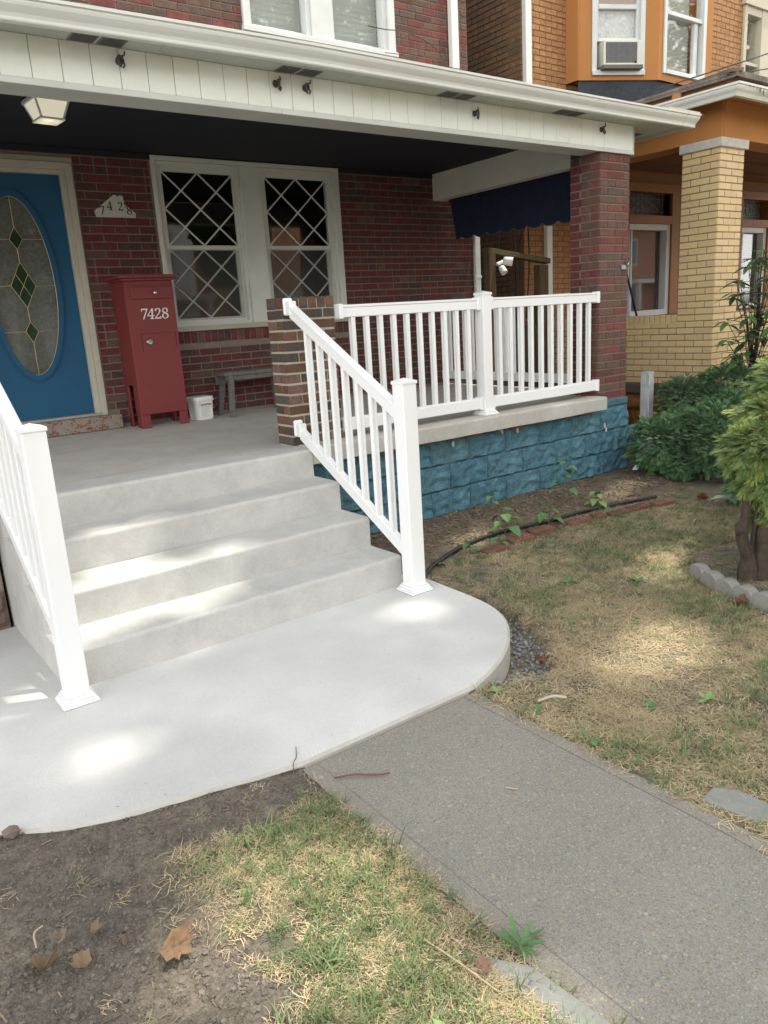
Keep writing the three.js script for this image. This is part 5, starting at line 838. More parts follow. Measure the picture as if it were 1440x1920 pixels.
{
  const r = RNG(47), stone = mat([1, 1, 1], { roughness: 0.95 });
  [0, 1].forEach(k => scatter('loose_soil', lumpGeo(300 + k, 1, 0.3), stone, ['crumbly dark soil clods in front of the slab', 'small brown earth crumbs and pebbles on the bare soil'][k], 'soil', 9000, () => {
    const x = rr(-1.0, 0.42, r), z = rr(4.4, 6.5, r), s = sd(x, z); if (s < 0.004) return null; if (r() < grassy(x, z) * 0.75) return null; const near = sstep(4.9, 5.5, z), q = 0.0018 + Math.pow(r(), 4) * lerp(0.0045, 0.0085, near), v = rr(0.7, 1.35, r);
    return { p: [x, groundY(x, z) + q * 0.2, z], r: [r() * 6, r() * 6, r() * 6], s: [q * rr(0.8, 1.4, r), q, q], c: [0.142 * v, 0.122 * v, 0.101 * v] };
  }));
  scatter('trench_gravel', lumpGeo(310, 0, 0.3), stone, 'blue-grey crushed gravel in the gap along the curved slab edge', 'gravel', 5200, () => {
    const x = rr(1.2, 2.3, r), z = rr(3.5, 4.95, r), s = sd(x, z), w = trenchW(x, z); if (s < 0.008 || s > w * 0.92 || z < 3.95) return null; const q = rr(0.005, 0.012, r), v = rr(0.6, 1.45, r);
    return { p: [x, groundY(x, z) + q * 0.25 + r() * 0.008, z], r: [r() * 6, r() * 6, r() * 6], s: [q * rr(0.8, 1.3, r), q * 0.8, q], c: [0.24 * v, 0.245 * v, 0.25 * v] };
  });
  const chip = (() => { const g = cbox(1, 0.10, 0.28, 0.03); return g; })();
  scatter('bark_mulch', chip, stone, 'mixed bark mulch and dry leaf bits in the bed below the blue wall', 'mulch', 5200, () => {
    const x = rr(1.95, 5.3, r), z = rr(2.5, 3.28, r); if (sd(x, z) < 0.02) return null; if (z > 3.16 + 0.06 * Math.sin(x * 2)) return null; const q = 0.010 + Math.pow(r(), 2) * 0.04, v = rr(0.55, 1.3, r), pale = r() < 0.32 ? 1.45 : 1;
    return { p: [x, groundY(x, z) + 0.004 + r() * 0.008, z], r: [rr(-0.4, 0.4, r), r() * 6.28, rr(-0.4, 0.4, r)], s: [q, q * 0.6, q * rr(0.5, 1.2, r)], c: [0.18 * v * pale, 0.14 * v * pale, 0.098 * v * pale] };
  });
  scatter('lawn_debris', chip, stone, 'fine twigs, chips and leaf scraps scattered over soil and lawn', 'debris', 3600, () => {
    const L = r() < 0.55, x = L ? rr(-0.9, 0.44, r) : rr(1.26, 5.2, r), z = L ? rr(4.45, 6.4, r) : rr(3.2, 6.4, r); if (onSlab(x, z) || sd(x, z) < 0.01) return null; const q = 0.006 + Math.pow(r(), 4) * 0.030, v = rr(0.6, 1.3, r), t = r() * 0.8;
    return { p: [x, groundY(x, z) + 0.004, z], r: [rr(-0.3, 0.3, r), r() * 6.28, rr(-0.3, 0.3, r)], s: [q, q * 0.3, q * rr(0.1, 0.5, r)], c: [lerp(0.14, 0.36, t) * v, lerp(0.105, 0.27, t) * v, lerp(0.075, 0.17, t) * v] };
  });
  scatter('slab_specks', chip, stone, 'tiny dark crumbs of dirt fallen on the pale slab and steps', 'dirt', 900, () => {
    const x = rr(-0.8, 1.95, r), z = rr(3.56, 4.73, r); if (sd(x, z) > -0.02) return null; if (r() < 0.93 && sd(x, z) < -0.10 - 0.2 * r() * r()) return null; const q = 0.002 + Math.pow(r(), 4) * 0.009, v = rr(0.5, 1, r); return { p: [x, -0.7285, z], r: [0, r() * 6.28, 0], s: [q, q * 0.35, q * 0.5], c: [0.13 * v, 0.11 * v, 0.08 * v] };
  });
}
// ------------------------------------------------------------------ plants
function sprayGeo(n, L, seed, droop = 0.25, fine = 1, wd = 1) { // flat conifer spray: a stem with forked scaly branchlets
  const r = RNG(seed), P = [], pt = (x, y) => [x, -droop * x * x / L + 0.06 * y * y / L * rr(-1, 1, r), y];
  const leaf = (x, y, a, l, w) => { const c = Math.cos(a), s = Math.sin(a), m = 0.45; P.push([pt(x, y), pt(x + c * l * m + s * w, y + s * l * m - c * w), pt(x + c * l, y + s * l), pt(x + c * l * m - s * w, y + s * l * m + c * w)]); };
  leaf(0, 0, 0, L, L * 0.022);
  for (let i = 0; i < n; i++) for (const sd of [-1, 1]) { const t = (i + 0.5 + sd * 0.2) / n, l = L * (0.50 * Math.sin(Math.PI * Math.pow(0.12 + t * 0.88, 0.8)) + 0.10) * rr(0.75, 1.2, r), a = sd * rr(0.55, 0.85, r), x = t * L * 0.95, c = Math.cos(a), s = Math.sin(a); leaf(x, 0, a, l, l * 0.075 * wd); for (let k = 1; k <= 3 * fine; k++) { const u = l * k / (3 * fine + 1); for (const e of [-1, 1]) leaf(x + c * u, s * u, a + e * rr(0.5, 0.9, r), l * 0.36 * (1.1 - 0.25 * k / fine), l * 0.055 * wd); } }
  return tris(P);
}
const conif = new THREE.MeshPhysicalMaterial({ color: 0xffffff, roughness: 0.9, transmission: 0.35, thickness: 0, side: THREE.DoubleSide });
function shrub(name, label, cat, group, pos, lobes, per, spray, colr, seed, opt = {}) {
  const t = thing(name, label, cat, pos, 0, group), r = RNG(seed);
  const br = []; const all = [];
  for (const [cx, cy, cz, rx, ry, rz] of lobes) {
    br.push(tube([V(opt.bx ?? 0, 0.0, opt.bz ?? 0), V(cx * 0.45, cy * 0.4, cz * 0.45), V(cx, cy, cz)], 0.012, 8, 5));
    for (let i = 0; i < 9; i++) { const d = V(rr(-1, 1, r), rr(-0.4, 1, r), rr(-1, 1, r)).normalize(); br.push(tube([V(cx * 0.7, cy * 0.7, cz * 0.7), V(cx + d.x * rx * 0.45, cy + d.y * ry * 0.35, cz + d.z * rz * 0.45), V(cx + d.x * rx * 0.85, cy + d.y * ry * 0.85, cz + d.z * rz * 0.85)], 0.005, 5, 4)); }
    const n = Math.round((opt.den ?? 4.2) * per * (rx * ry + ry * rz + rx * rz) / 0.3);
    for (let i = 0; i < n; i++) { const d = V(rr(-1, 1, r), rr(-0.75, 1, r), rr(-1, 1, r)).normalize(), k = 0.64 + 0.30 * Math.pow(r(), 0.5) + 0.36 * noise3.noise(d.x * 3.6 + seed, d.y * 3.6, d.z * 3.6) + 0.12 * noise3.noise(d.x * 11 + seed, d.y * 11, d.z * 11); all.push([cx + d.x * rx * k, cy + d.y * ry * k, cz + d.z * rz * k, d, k]); }
  }
  part(t, 'stem', br, M.bark);
  const fol = spray, q = new THREE.Quaternion(), m = new THREE.Matrix4();
  scatter('foliage', fol, conif, '', '', all.length, i => {
    const [x, y, z, d] = all[i]; if (pos[1] + y < -0.76) return null; const o = d.clone().add(V(rr(-0.5, 0.5, r), (opt.rise ?? 0.25) + rr(-0.35, 0.35, r), rr(-0.5, 0.5, r))).normalize(); const up = V(rr(-0.5, 0.5, r), 1, rr(-0.5, 0.5, r)), zz = o.clone().cross(up).normalize(), yy = zz.clone().cross(o); m.makeBasis(o, yy, zz); q.setFromRotationMatrix(m);
    return { p: [x, y, z], q: q.clone(), s: rr(0.65, 1.2, r), c: colr(r, d) };
  }, t);
  return t;
}
const sprayA = sprayGeo(6, 0.050, 501, 0.45), sprayB = sprayGeo(8, 0.080, 502, 0.5, 1, 0.7);
const darkGreen = r => { const v = rr(0.6, 1.25, r), y = r() < 0.14 ? 1 : 0; return [(0.115 + y * 0.08) * v, (0.26 + y * 0.06) * v, (0.105) * v]; };
const G1 = 'green shrubs in front of the yellow brick porch';
shrub('evergreen_shrub', 'low spreading dark green shrub touching the blue wall corner', 'shrub', G1, [5.42, -0.76, 2.86], [[-0.02, 0.30, 0.02, 0.30, 0.24, 0.26], [0.26, 0.34, 0.10, 0.26, 0.24, 0.26], [0.08, 0.16, 0.22, 0.30, 0.18, 0.18]], 900, sprayA, darkGreen, 61);
shrub('evergreen_shrub', 'wide mid-height dark green shrub with a shaded gap beneath, between stake and golden cypress', 'shrub', G1, [5.72, -0.76, 3.20], [[0.0, 0.36, 0.02, 0.36, 0.28, 0.30], [0.42, 0.44, -0.05, 0.34, 0.26, 0.28], [-0.2, 0.28, 0.2, 0.26, 0.24, 0.24]], 820, sprayA, darkGreen, 62);
shrub('evergreen_shrub', 'small upright green shrub with a pale tip behind the grey stake', 'shrub', G1, [6.05, -0.76, 2.62], [[0.06, 0.62, 0.0, 0.23, 0.20, 0.20], [0.0, 0.40, 0.05, 0.22, 0.22, 0.20]], 950, sprayA, r => { const v = rr(0.7, 1.3, r); return [0.125 * v, 0.235 * v, 0.095 * v]; }, 63);
shrub('evergreen_shrub', 'tall rounded dark green shrub against the yellow parapet corner', 'shrub', G1, [6.45, -0.76, 2.86], [[0.05, 0.66, 0.0, 0.34, 0.26, 0.28], [-0.10, 0.42, 0.05, 0.30, 0.28, 0.28]], 900, sprayA, darkGreen, 64);
shrub('evergreen_shrub', 'tiny green shrub sprouting at the lawn edge under the golden cypress', 'shrub', G1, [5.02, -0.77, 3.92], [[0, 0.16, 0, 0.20, 0.15, 0.14]], 1000, sprayA, darkGreen, 65);
const gold = r => { const y = Math.pow(r(), 0.8), v = rr(0.75, 1.2, r); return [lerp(0.10, 0.33, y) * v, lerp(0.21, 0.40, y) * v, lerp(0.055, 0.10, y) * v]; };
{
  const t = shrub('golden_cypress', 'bright yellow-green cypress with feathery sprays over twisted trunks behind the scalloped edging', 'tree', null, [3.36, -0.79, 4.80], [[0.24, 0.73, -0.06, 0.18, 0.15, 0.22], [0.29, 0.54, 0.02, 0.16, 0.15, 0.2], [0.36, 0.35, 0.04, 0.18, 0.13, 0.18], [0.50, 0.62, -0.02, 0.28, 0.24, 0.28], [0.46, 0.86, -0.08, 0.20, 0.16, 0.24], [0.82, 0.93, -0.1, 0.34, 0.34, 0.34], [0.75, 0.5, 0.05, 0.3, 0.24, 0.28], [0.6, 0.28, 0.1, 0.2, 0.13, 0.18]], 520, sprayB, gold, 71, { rise: 0.12, den: 6.5 });
  const tr = (p, r) => { const c = new THREE.CatmullRomCurve3(p), g = new THREE.TubeGeometry(c, 24, r, 9, false), a = g.attributes.position; for (let i = 0; i < a.count; i++) { const s = Math.floor(i / 10) / 24, o = c.getPoint(Math.min(1, s)), k = (1.35 - 0.6 * s + 0.7 * Math.exp(-s * 9)) * (1 + 0.28 * noise3.noise(a.getX(i) * 25, a.getY(i) * 9, a.getZ(i) * 25)); a.setXYZ(i, o.x + (a.getX(i) - o.x) * k, o.y + (a.getY(i) - o.y) * k, o.z + (a.getZ(i) - o.z) * k); } g.computeVertexNormals(); return uvBox(g); };
  part(t, 'trunk', [tr([V(0.0, -0.03, 0.02), V(0.03, 0.12, 0.0), V(-0.02, 0.22, -0.02), V(-0.05, 0.30, -0.03)], 0.030), tr([V(-0.02, -0.03, 0.0), V(0.04, 0.10, -0.02), V(0.05, 0.24, -0.06), V(0.15, 0.45, -0.1), V(0.4, 0.8, -0.2)], 0.028), tr([V(0.08, -0.03, 0.03), V(0.13, 0.15, 0.02), V(0.20, 0.36, -0.02), V(0.45, 0.75, -0.15)], 0.036), tr([V(0.12, -0.03, 0.02), V(0.22, 0.05, 0.08), V(0.32, 0.16, 0.10), V(0.42, 0.36, 0.05)], 0.022)], M.bark);
}
// a broad leaf, blade folded along the midrib
function leafGeo(L, W, seed, fold = 0.25, droop = 0.3, shape = t => Math.sin(Math.PI * Math.pow(t, 0.8)), teeth = 0) {
  const r = RNG(seed), n = 9, P = []; const q = (t, s) => { const w = W / 2 * Math.max(0.02, shape(t)) * (1 + teeth * (Math.round(t * n) % 2 ? 0.16 : -0.10)); return [t * L, -droop * L * t * t + Math.abs(s) * w * fold, s * w]; };
  for (let i = 0; i < n; i++) { const a = i / n, b = (i + 1) / n; for (const s of [-1, 1]) { const f = [q(a, 0), q(b, 0), q(b, s), q(a, s)]; P.push(s > 0 ? f.reverse() : f); } } return tris(P);
}
const lm = (c, ro = 0.45) => new THREE.MeshPhysicalMaterial({ color: new THREE.Color().setRGB(...c), roughness: ro, side: THREE.DoubleSide });
function placeLeaf(parent, g, m, p, yaw, pitch, s, roll = 0) { const o = part(parent, 'leaf', g, m, [p.x, p.y, p.z]); o.rotation.order = 'YXZ'; o.rotation.set(0, yaw, 0); o.quaternion.setFromEuler(new THREE.Euler(roll, yaw, pitch, 'YZX')); o.scale.setScalar(s); return o; }
{ // glossy broadleaf shrub at the porch front of the neighbour
  const t = thing('broadleaf_shrub', 'tall glossy broad-leaved shrub before the yellow parapet and small white window', 'shrub', [6.72, -0.78, 2.95]), r = RNG(81);
  const gs = [0, 1, 2].map(k => leafGeo(0.185, 0.066, 82 + k, 0.22, 0.25)), ms = [[0.05, 0.12, 0.05], [0.065, 0.15, 0.055], [0.085, 0.18, 0.06], [0.045, 0.10, 0.05]].map(c => lm(c, 0.35));
  const tips = []; for (let i = 0; i < 42; i++) { const h = rr(0.62, 1.98, r), a = r() * 6.283, d = rr(0.05, 0.36, r); tips.push(V(-0.02 + Math.cos(a) * d, h, 0.05 + Math.sin(a) * d * 0.8)); }
  tips.push(V(-0.33, 1.62, 0.05), V(-0.12, 1.86, 0.0), V(-0.28, 1.40, 0.1), V(-0.2, 1.15, 0.05), V(0.05, 2.0, 0.05), V(-0.1, 1.6, 0.15));
  part(t, 'stem', [tube([V(0, 0, 0), V(0.02, 0.5, 0), V(0.06, 1.0, 0.02), V(0.10, 1.7, 0)], 0.018, 16, 6), ...tips.map(p => tube([V(0.03, Math.max(0.2, p.y * 0.5), 0), V(p.x * 0.5 + 0.02, p.y * 0.82, p.z * 0.5), p], 0.0038, 8, 5))], M.bark);
  for (const p of tips) { const n = 6, a0 = r() * 6.28; for (let i = 0; i < n; i++) placeLeaf(t, gs[i % 3], ms[r() * 4 | 0], p.clone().add(V(0, rr(-0.035, 0.015, r), 0)), a0 + i / n * 6.283 + rr(-0.2, 0.2, r), rr(-0.35, 0.35, r), rr(0.7, 1.1, r)); }
}
{ // weeds in the bed
  const heart = t => Math.pow(Math.sin(Math.PI * Math.pow(Math.min(1, t), 0.55)), 0.8), r = RNG(91);
  const gs = [leafGeo(0.10, 0.085, 92, 0.12, 0.35, heart, 0.5), leafGeo(0.085, 0.07, 93, 0.15, 0.3, heart, 0.5)], ms = [[0.08, 0.19, 0.055], [0.095, 0.21, 0.06], [0.07, 0.165, 0.05]].map(c => lm(c, 0.6)), pale = [[0.17, 0.28, 0.085], [0.19, 0.31, 0.10]].map(c => lm(c, 0.6));
  const weed = (label, x, z, h, n, mset, sc, spread) => { const t = thing('bed_weed', label, 'weed', [x, groundY(x, z), z]); const top = V(rr(-0.03, 0.03, r), h, rr(-0.03, 0.03, r)); part(t, 'stem', tube([V(0, 0, 0), V(top.x * 0.3 + 0.01, h * 0.5, 0), top], 0.0035, 8, 5), lm([0.09, 0.13, 0.05])); for (let i = 0; i < n; i++) { const k = i / n, y = h * (0.25 + 0.78 * k), a = i * 2.4 + rr(-0.3, 0.3, r), d = spread * (1.1 - k * 0.7), p = V(Math.cos(a) * d * 0.5, y, -Math.sin(a) * d * 0.5); part(t, 'leaf_stalk', rod(V(top.x * k, y - d * 0.2, top.z * k), p, 0.0018, 4), ms[0]); placeLeaf(t, gs[i % 2], mset[i % mset.length], p, a, rr(-0.5, 0.1, r), sc * rr(0.75, 1.15, r)); } };
  weed('leafy green weed with big heart-shaped leaves just above the holed brick', 3.06, 3.16, 0.20, 9, ms, 0.95, 0.13);
  weed('tall thin green weed before the blue wall, tallest in the bed', 3.95, 2.95, 0.42, 15, ms, 0.72, 0.16);
  weed('heart-leaved green weed leaning over the middle of the brick edging', 3.48, 3.20, 0.16, 7, ms, 0.9, 0.12);
  weed('pale yellow-green leafy weed farther along the black edging strip', 4.12, 3.14, 0.14, 10, pale, 0.7, 0.1);
  weed('small pale sprig with a twig top against the base of the blue wall', 3.42, 2.66, 0.16, 6, pale, 0.5, 0.08);
  weed('tiny green sprout beside the black edging near the round slab', 2.62, 3.26, 0.10, 6, ms, 0.5, 0.07);
  weed('small broad-leaved sprout in front of the red brick piece', 2.86, 3.30, 0.09, 6, ms, 0.6, 0.08);
  // flat rosettes in the lawn
  const lg = [leafGeo(0.10, 0.019, 95, 0.2, 0.15, t => Math.sin(Math.PI * Math.pow(t, 1.25)), 0.6), leafGeo(0.07, 0.034, 96, 0.2, 0.2)];
  const ros = (label, x, z, n, s, g, mset, y0) => { const t = thing('lawn_weed', label, 'weed', [x, y0 ?? groundY(x, z), z]); for (let i = 0; i < n; i++) placeLeaf(t, lg[g], mset[i % mset.length], V(rr(-0.012, 0.012, r), 0.008, rr(-0.012, 0.012, r)), i * 2.4 + rr(-0.4, 0.4, r), rr(0.05, 0.75, r), s * 0.78 * rr(0.45, 1.2, r), rr(-0.4, 0.4, r)); };
  ros('bright green dandelion rosette rooted beside the path edge near the flat grey stone', 0.425, 5.80, 24, 0.85, 0, ms, -0.752);
  ros('small light green weed at the path corner next to the gravel', 1.345, 4.80, 7, 0.8, 1, pale);
  ros('green weed beside the path with a pale wood chip near it', 1.335, 5.02, 9, 0.8, 1, ms);
  ros('green weed in the lawn, first inward from the path edge', 1.72, 5.28, 8, 0.8, 1, ms);
  ros('lone green weed at the path edge below the lawn', 1.31, 5.34, 10, 0.75, 1, ms);
  ros('broad green weed in the straw far out from the path', 1.92, 5.42, 10, 0.95, 1, pale);
  ros('green weed near the street end of the lawn', 1.86, 5.82, 9, 0.9, 1, ms);
  ros('trailing dark green weed on the bare lawn behind the round slab', 2.62, 4.12, 12, 1.0, 1, ms);
  ros('flat dark green weed in the middle of the back lawn', 2.9, 4.4, 10, 0.8, 1, ms);
  ros('large pale green weed patch at the photo foot', 0.10, 5.90, 16, 1.15, 1, pale);
  ros('weed clump between the brown dirt and near grass', -0.13, 5.72, 12, 0.9, 1, ms);
  const ho = thing('hosta_leaf_plant', 'plant with one pale streaked leaf under the golden cypress', 'plant', [4.62, -0.76, 3.98]); const hg = leafGeo(0.16, 0.10, 97, 0.25, 0.5); for (let i = 0; i < 5; i++) placeLeaf(ho, hg, lm(i ? [0.04, 0.09, 0.05] : [0.28, 0.34, 0.24]), V(0, 0.10, 0), i * 1.3 + 2.6, 0.5, 0.9);
}
// ------------------------------------------------------------------ bed edging, stones, leaves, litter
{
  const e = thing('bed_edging_strip', 'black plastic edging strip curving along the front of the planting bed', 'garden edging');
  const P = [[2.02, 3.50], [2.12, 3.41], [2.36, 3.27], [2.70, 3.155], [3.05, 3.13], [3.45, 3.17], [3.9, 3.19], [4.3, 3.26], [4.65, 3.33]].map(([x, z]) => V(x, groundY(x, z) + 0.025, z)); part(e, 'rolled_top', tube(P, 0.013, 60, 8), M.rubber);
  const c = new THREE.CatmullRomCurve3(P).getPoints(60), L = []; for (let i = 0; i < 60; i++) { const a = c[i], b = c[i + 1]; L.push([[a.x, a.y, a.z], [a.x, a.y - 0.06, a.z], [b.x, b.y - 0.06, b.z], [b.x, b.y, b.z]], [[a.x, a.y, a.z - 0.004], [b.x, b.y, b.z - 0.004], [b.x, b.y - 0.06, b.z - 0.004], [a.x, a.y - 0.06, a.z - 0.004]]); } part(e, 'strip', uvBox(tris(L)), M.rubber);
  // bricks along it; the holed ones show their cores
  const holed = (() => { const hs = []; for (let i = 0; i < 5; i++) for (const z of [-0.022, 0.022]) { const o = []; for (let k = 0; k < 8; k++) { const a = k / 8 * 6.283; o.push([-0.072 + i * 0.036 + Math.cos(a) * 0.0115, z + Math.sin(a) * 0.0115]); } hs.push(o.reverse()); } const g = extr(rect(-0.1, 0.1, -0.046, 0.046), 0.055, hs, 0.002); g.rotateX(-Math.PI / 2); return uvBox(g); })(), solid = (() => { const g = cbox(0.2, 0.055, 0.092, 0.005); g.translate(0, 0.0275, 0); return uvBox(g); })(), half = (() => { const g = cbox(0.10, 0.055, 0.092, 0.008); g.translate(0, 0.0275, 0); return uvBox(g); })();
  const B2 = [[2.775, 3.345, 0.10, solid, 'half-buried red brick at the slab end of the bed edging', 0], [3.06, 3.315, 0.12, holed, 'cored red brick whose ten holes show best, in the bed edging', 1], [3.30, 3.29, 0.35, solid, 'tilted brick right after the cored one in the edging row', 0], [3.50, 3.275, -0.25, half, 'broken brick half lying crooked in the edging row', 2], [3.66, 3.33, 0.18, holed, 'cored brick beside the heart-leaved weed in the edging row', 1], [3.87, 3.36, 0.20, half, 'short brick end after the second cored brick', 0], [4.07, 3.40, 0.16, solid, 'plain brick past the pale green weed, first of two close ones', 2], [4.28, 3.42, 0.14, holed, 'cored brick second from the shrub end of the edging', 0], [4.52, 3.47, 0.20, solid, 'last red brick of the edging, near the shrubs', 1]];
  B2.forEach(([x, z, a, g, l, m], i) => { const o = one('edging_brick', g, TONES.edging[m], l, 'brick', [x, groundY(x, z) - 0.026 + (i % 3) * 0.007, z], -a, 'loose bricks edging the bed'); o.rotation.z = rr(-0.05, 0.05); o.rotation.x = rr(-0.05, 0.05); });
  // scalloped concrete edging round the cypress
  const sc = thing('scalloped_edging', 'grey scalloped concrete edging curving in front of the cypress trunks', 'garden edging');
  const A = [[3.22, 4.56], [3.15, 4.68], [3.085, 4.80], [3.04, 4.92], [3.01, 5.04], [3.0, 5.16]], cm = mat([0.23, 0.23, 0.21], { tex: 'conc', size: 0.25, bump: 0.003 });
  for (let i = 0; i + 1 < A.length; i++) { const [x0, z0] = A[i], [x1, z1] = A[i + 1], L = Math.hypot(x1 - x0, z1 - z0), pr = [[-L / 2 - 0.004, -0.06]]; pr.push([L / 2 + 0.004, -0.06]); for (let k = 0; k <= 10; k++) { const a = k / 10 * Math.PI; pr.push([Math.cos(a) * (L / 2 + 0.003), 0.062 + Math.sin(a) * 0.038]); } const g = extr(pr, 0.05, [], 0.006); g.translate(0, 0, -0.025); const o = part(sc, 'scallop', uvBox(g), cm, [(x0 + x1) / 2, -0.775, (z0 + z1) / 2]); o.rotation.y = -Math.atan2(z1 - z0, x1 - x0); }
  const flat = (label, x, z, q, h, y) => { const g = extr(q.map(([a, b]) => [a, -b]), h, [], 0.006); g.rotateX(-Math.PI / 2); const o = one('flat_stone', uvBox(g), mat([0.235, 0.24, 0.225], { tex: 'conc', size: 0.4, bump: 0.003 }), label, 'stone', [x, y, z]); return o; };
  flat('flat grey flagstone slab set beside the near path edge by the dandelion', 0.355, 5.93, [[-0.075, -0.16], [-0.02, -0.155], [0.045, -0.06], [0.055, 0.05], [0.075, 0.30], [0.0, 0.30], [-0.05, 0.12], [-0.09, 0.02], [-0.055, -0.07]], 0.02, -0.764);
  flat('small flat grey stone in the straw at the far side of the path', 1.375, 5.86, [[-0.07, -0.09], [0.01, -0.10], [0.055, -0.04], [0.06, 0.07], [0.02, 0.12], [-0.05, 0.09]], 0.015, -0.763);
  const st = lumpGeo(330, 1, 0.2); one('small_stone', st.clone().scale(0.028, 0.026, 0.026), mat([0.17, 0.13, 0.11], { tex: 'conc', size: 0.1 }), 'brown pebble against the curved front of the slab', 'stone', [-0.505, -0.722, 4.44]);
}
{ // dead leaves: a curled maple-like leaf and a plain one
  const maple = (s, curl, seed) => { const tips = [[0, 1], [0.2, 0.78], [0.26, 0.60], [0.62, 0.74], [0.60, 0.48], [0.92, 0.34], [0.74, 0.06], [0.62, -0.12], [0.5, -0.34], [0.14, -0.34], [0, -0.42]]; const out =  [...tips, ...tips.slice(1, -1).reverse().map(([x, y]) => [-x * 0.93, y * 1.04])]; const P = [], r = RNG(seed), f = (x, y) => [x * s, curl * s * (x * x * 0.75 + 0.35 * y * y - 0.3 * x * y) + 0.22 * s * noise3.noise(x * 2.6, y * 2.6, seed) - 0.05 * s * Math.abs(Math.sin(Math.atan2(y, x) * 5)), y * s]; const Rg = [0.001, 0.3, 0.55, 0.8, 1]; for (let i = 0; i < out.length; i++) { const a = out[i], b = out[(i + 1) % out.length]; for (let k = 0; k < 4; k++) { const u = Rg[k], v = Rg[k + 1]; P.push([f(a[0] * u, a[1] * u), f(b[0] * u, b[1] * u), f(b[0] * v, b[1] * v), f(a[0] * v, a[1] * v)]); } } return tris(P); };
  const dm = c => mat(c, { roughness: 0.85, side: THREE.DoubleSide, tex: 'brick', size: 0.12 });
  const D = [['large curled tan maple leaf on the brown soil', -0.275, 5.245, 0.070, 1.0, 0.6, [0.42, 0.26, 0.145]], ['brown curled leaf at the near soil, half turned over', -0.555, 5.10, 0.055, 1.4, 2.2, [0.33, 0.22, 0.11]], ['small pale tan leaf between the two curled brown ones', -0.475, 5.15, 0.042, 0.9, 3.6, [0.42, 0.28, 0.16]], ['pointed pinkish brown leaf on the soil by the flat flagstone', 0.292, 5.80, 0.036, 0.4, 1.2, [0.36, 0.22, 0.15]], ['crumpled rust brown leaf in front of the scalloped edging', 2.93, 4.985, 0.065, 1.6, 0.4, [0.24, 0.11, 0.055]], ['curled reddish leaf lying on the gravel beside the slab', 1.84, 4.60, 0.045, 1.6, 1.9, [0.36, 0.13, 0.075]], ['small oval tan leaf in the grass below the slab corner', 0.195, 5.02, 0.030, 0.3, 0.9, [0.34, 0.22, 0.13]], ['orange brown leaf pile under the dark shrubs', 4.85, 3.60, 0.075, 1.5, 0.2, [0.30, 0.11, 0.035]], ['pale crumbled leaf on the soil near the slab front', -0.50, 5.02, 0.035, 1.2, 2.5, [0.36, 0.28, 0.2]], ['folded pale leaf near the big maple leaf', -0.42, 5.06, 0.034, 1.3, 1.4, [0.38, 0.29, 0.2]], ['pale green fallen leaf beside the black edging strip', 2.30, 3.33, 0.045, 0.6, 0.8, [0.26, 0.33, 0.17]], ['dead leaf caught in the dark shrubs beside the golden cypress', 5.42, 3.56, 0.05, 1.2, 0.2, [0.36, 0.17, 0.08]]];
  D.forEach(([l, x, z, s, c, a, col], i) => { const o = one('dead_leaf', maple(s * 0.86, c, i + 3), dm(col), l, 'leaf', [x, groundY(x, z) + 0.012 + s * 0.1 + (i === 11 ? 0.30 : 0), z], a); o.rotation.order = 'YXZ'; o.rotation.x = rr(-0.2, 0.5); o.rotation.z = rr(-0.4, 0.4); });
  const lit = one('paper_scrap', extr([[-0.03, 0], [0.01, 0.03], [0.045, 0.035], [0.05, 0.01], [0.02, -0.012]], 0.002), mat([0.55, 0.62, 0.68]), 'pale blue scrap of litter at the foot of the shrubs by the blue wall', 'litter', [5.16, -0.67, 2.76], -0.5); lit.rotation.x = -0.5;
  const stick = (name, label, pts, r, m = M.twig) => { const t = thing(name, label, 'stick'); part(t, 'stem', tube(pts.map(([x, z, h = 0.006]) => V(x, (onSlab(x, z) ? (sd(x, z) < 0 ? -0.73 : -0.75) : groundY(x, z)) + h, z)), r, 20, 5), m); return t; };
  stick('fallen_stick', 'reddish brown twig lying across the path edge near the slab', [[0.47, 4.87], [0.53, 4.91, 0.012], [0.60, 4.965, 0.008], [0.63, 4.985, 0.012]], 0.0035, mat([0.2, 0.085, 0.05]));
  stick('fallen_stick', 'dark wiry root lying at the slab and path corner', [[0.375, 4.745, 0.0], [0.395, 4.715, 0.006], [0.42, 4.69, 0.002], [0.455, 4.63, 0.006]], 0.0016);
  stick('fallen_stick', 'long pale stick in the near grass toward the path', [[0.165, 5.46], [0.22, 5.50, 0.012], [0.29, 5.545, 0.01]], 0.004, mat([0.32, 0.24, 0.16]));
  stick('fallen_stick', 'thin straight straw stalk on the near lawn beside the flagstone', [[0.24, 5.62, 0.01], [0.255, 5.75, 0.02], [0.275, 5.88, 0.01]], 0.0025, mat([0.42, 0.34, 0.2]));
  stick('fallen_stick', 'short bent pale stalk on the soil at the frame side', [[-0.555, 5.0, 0.006], [-0.548, 4.955, 0.02], [-0.525, 4.945, 0.022]], 0.0028, mat([0.42, 0.34, 0.22]));
  stick('fallen_stick', 'short pale twig on the middle of the path', [[0.875, 5.31], [0.90, 5.345]], 0.0028, mat([0.45, 0.38, 0.26]));
  stick('wood_chip', 'pale splinter of wood on the lawn beside the path', [[1.40, 4.98, 0.02], [1.48, 4.995, 0.022], [1.52, 5.03, 0.018]], 0.007, mat([0.5, 0.44, 0.36]));
  stick('fallen_stick', 'dark stub of wood upright in the soil beside the maple leaf', [[-0.365, 5.14, -0.01], [-0.363, 5.135, 0.03]], 0.009);
}
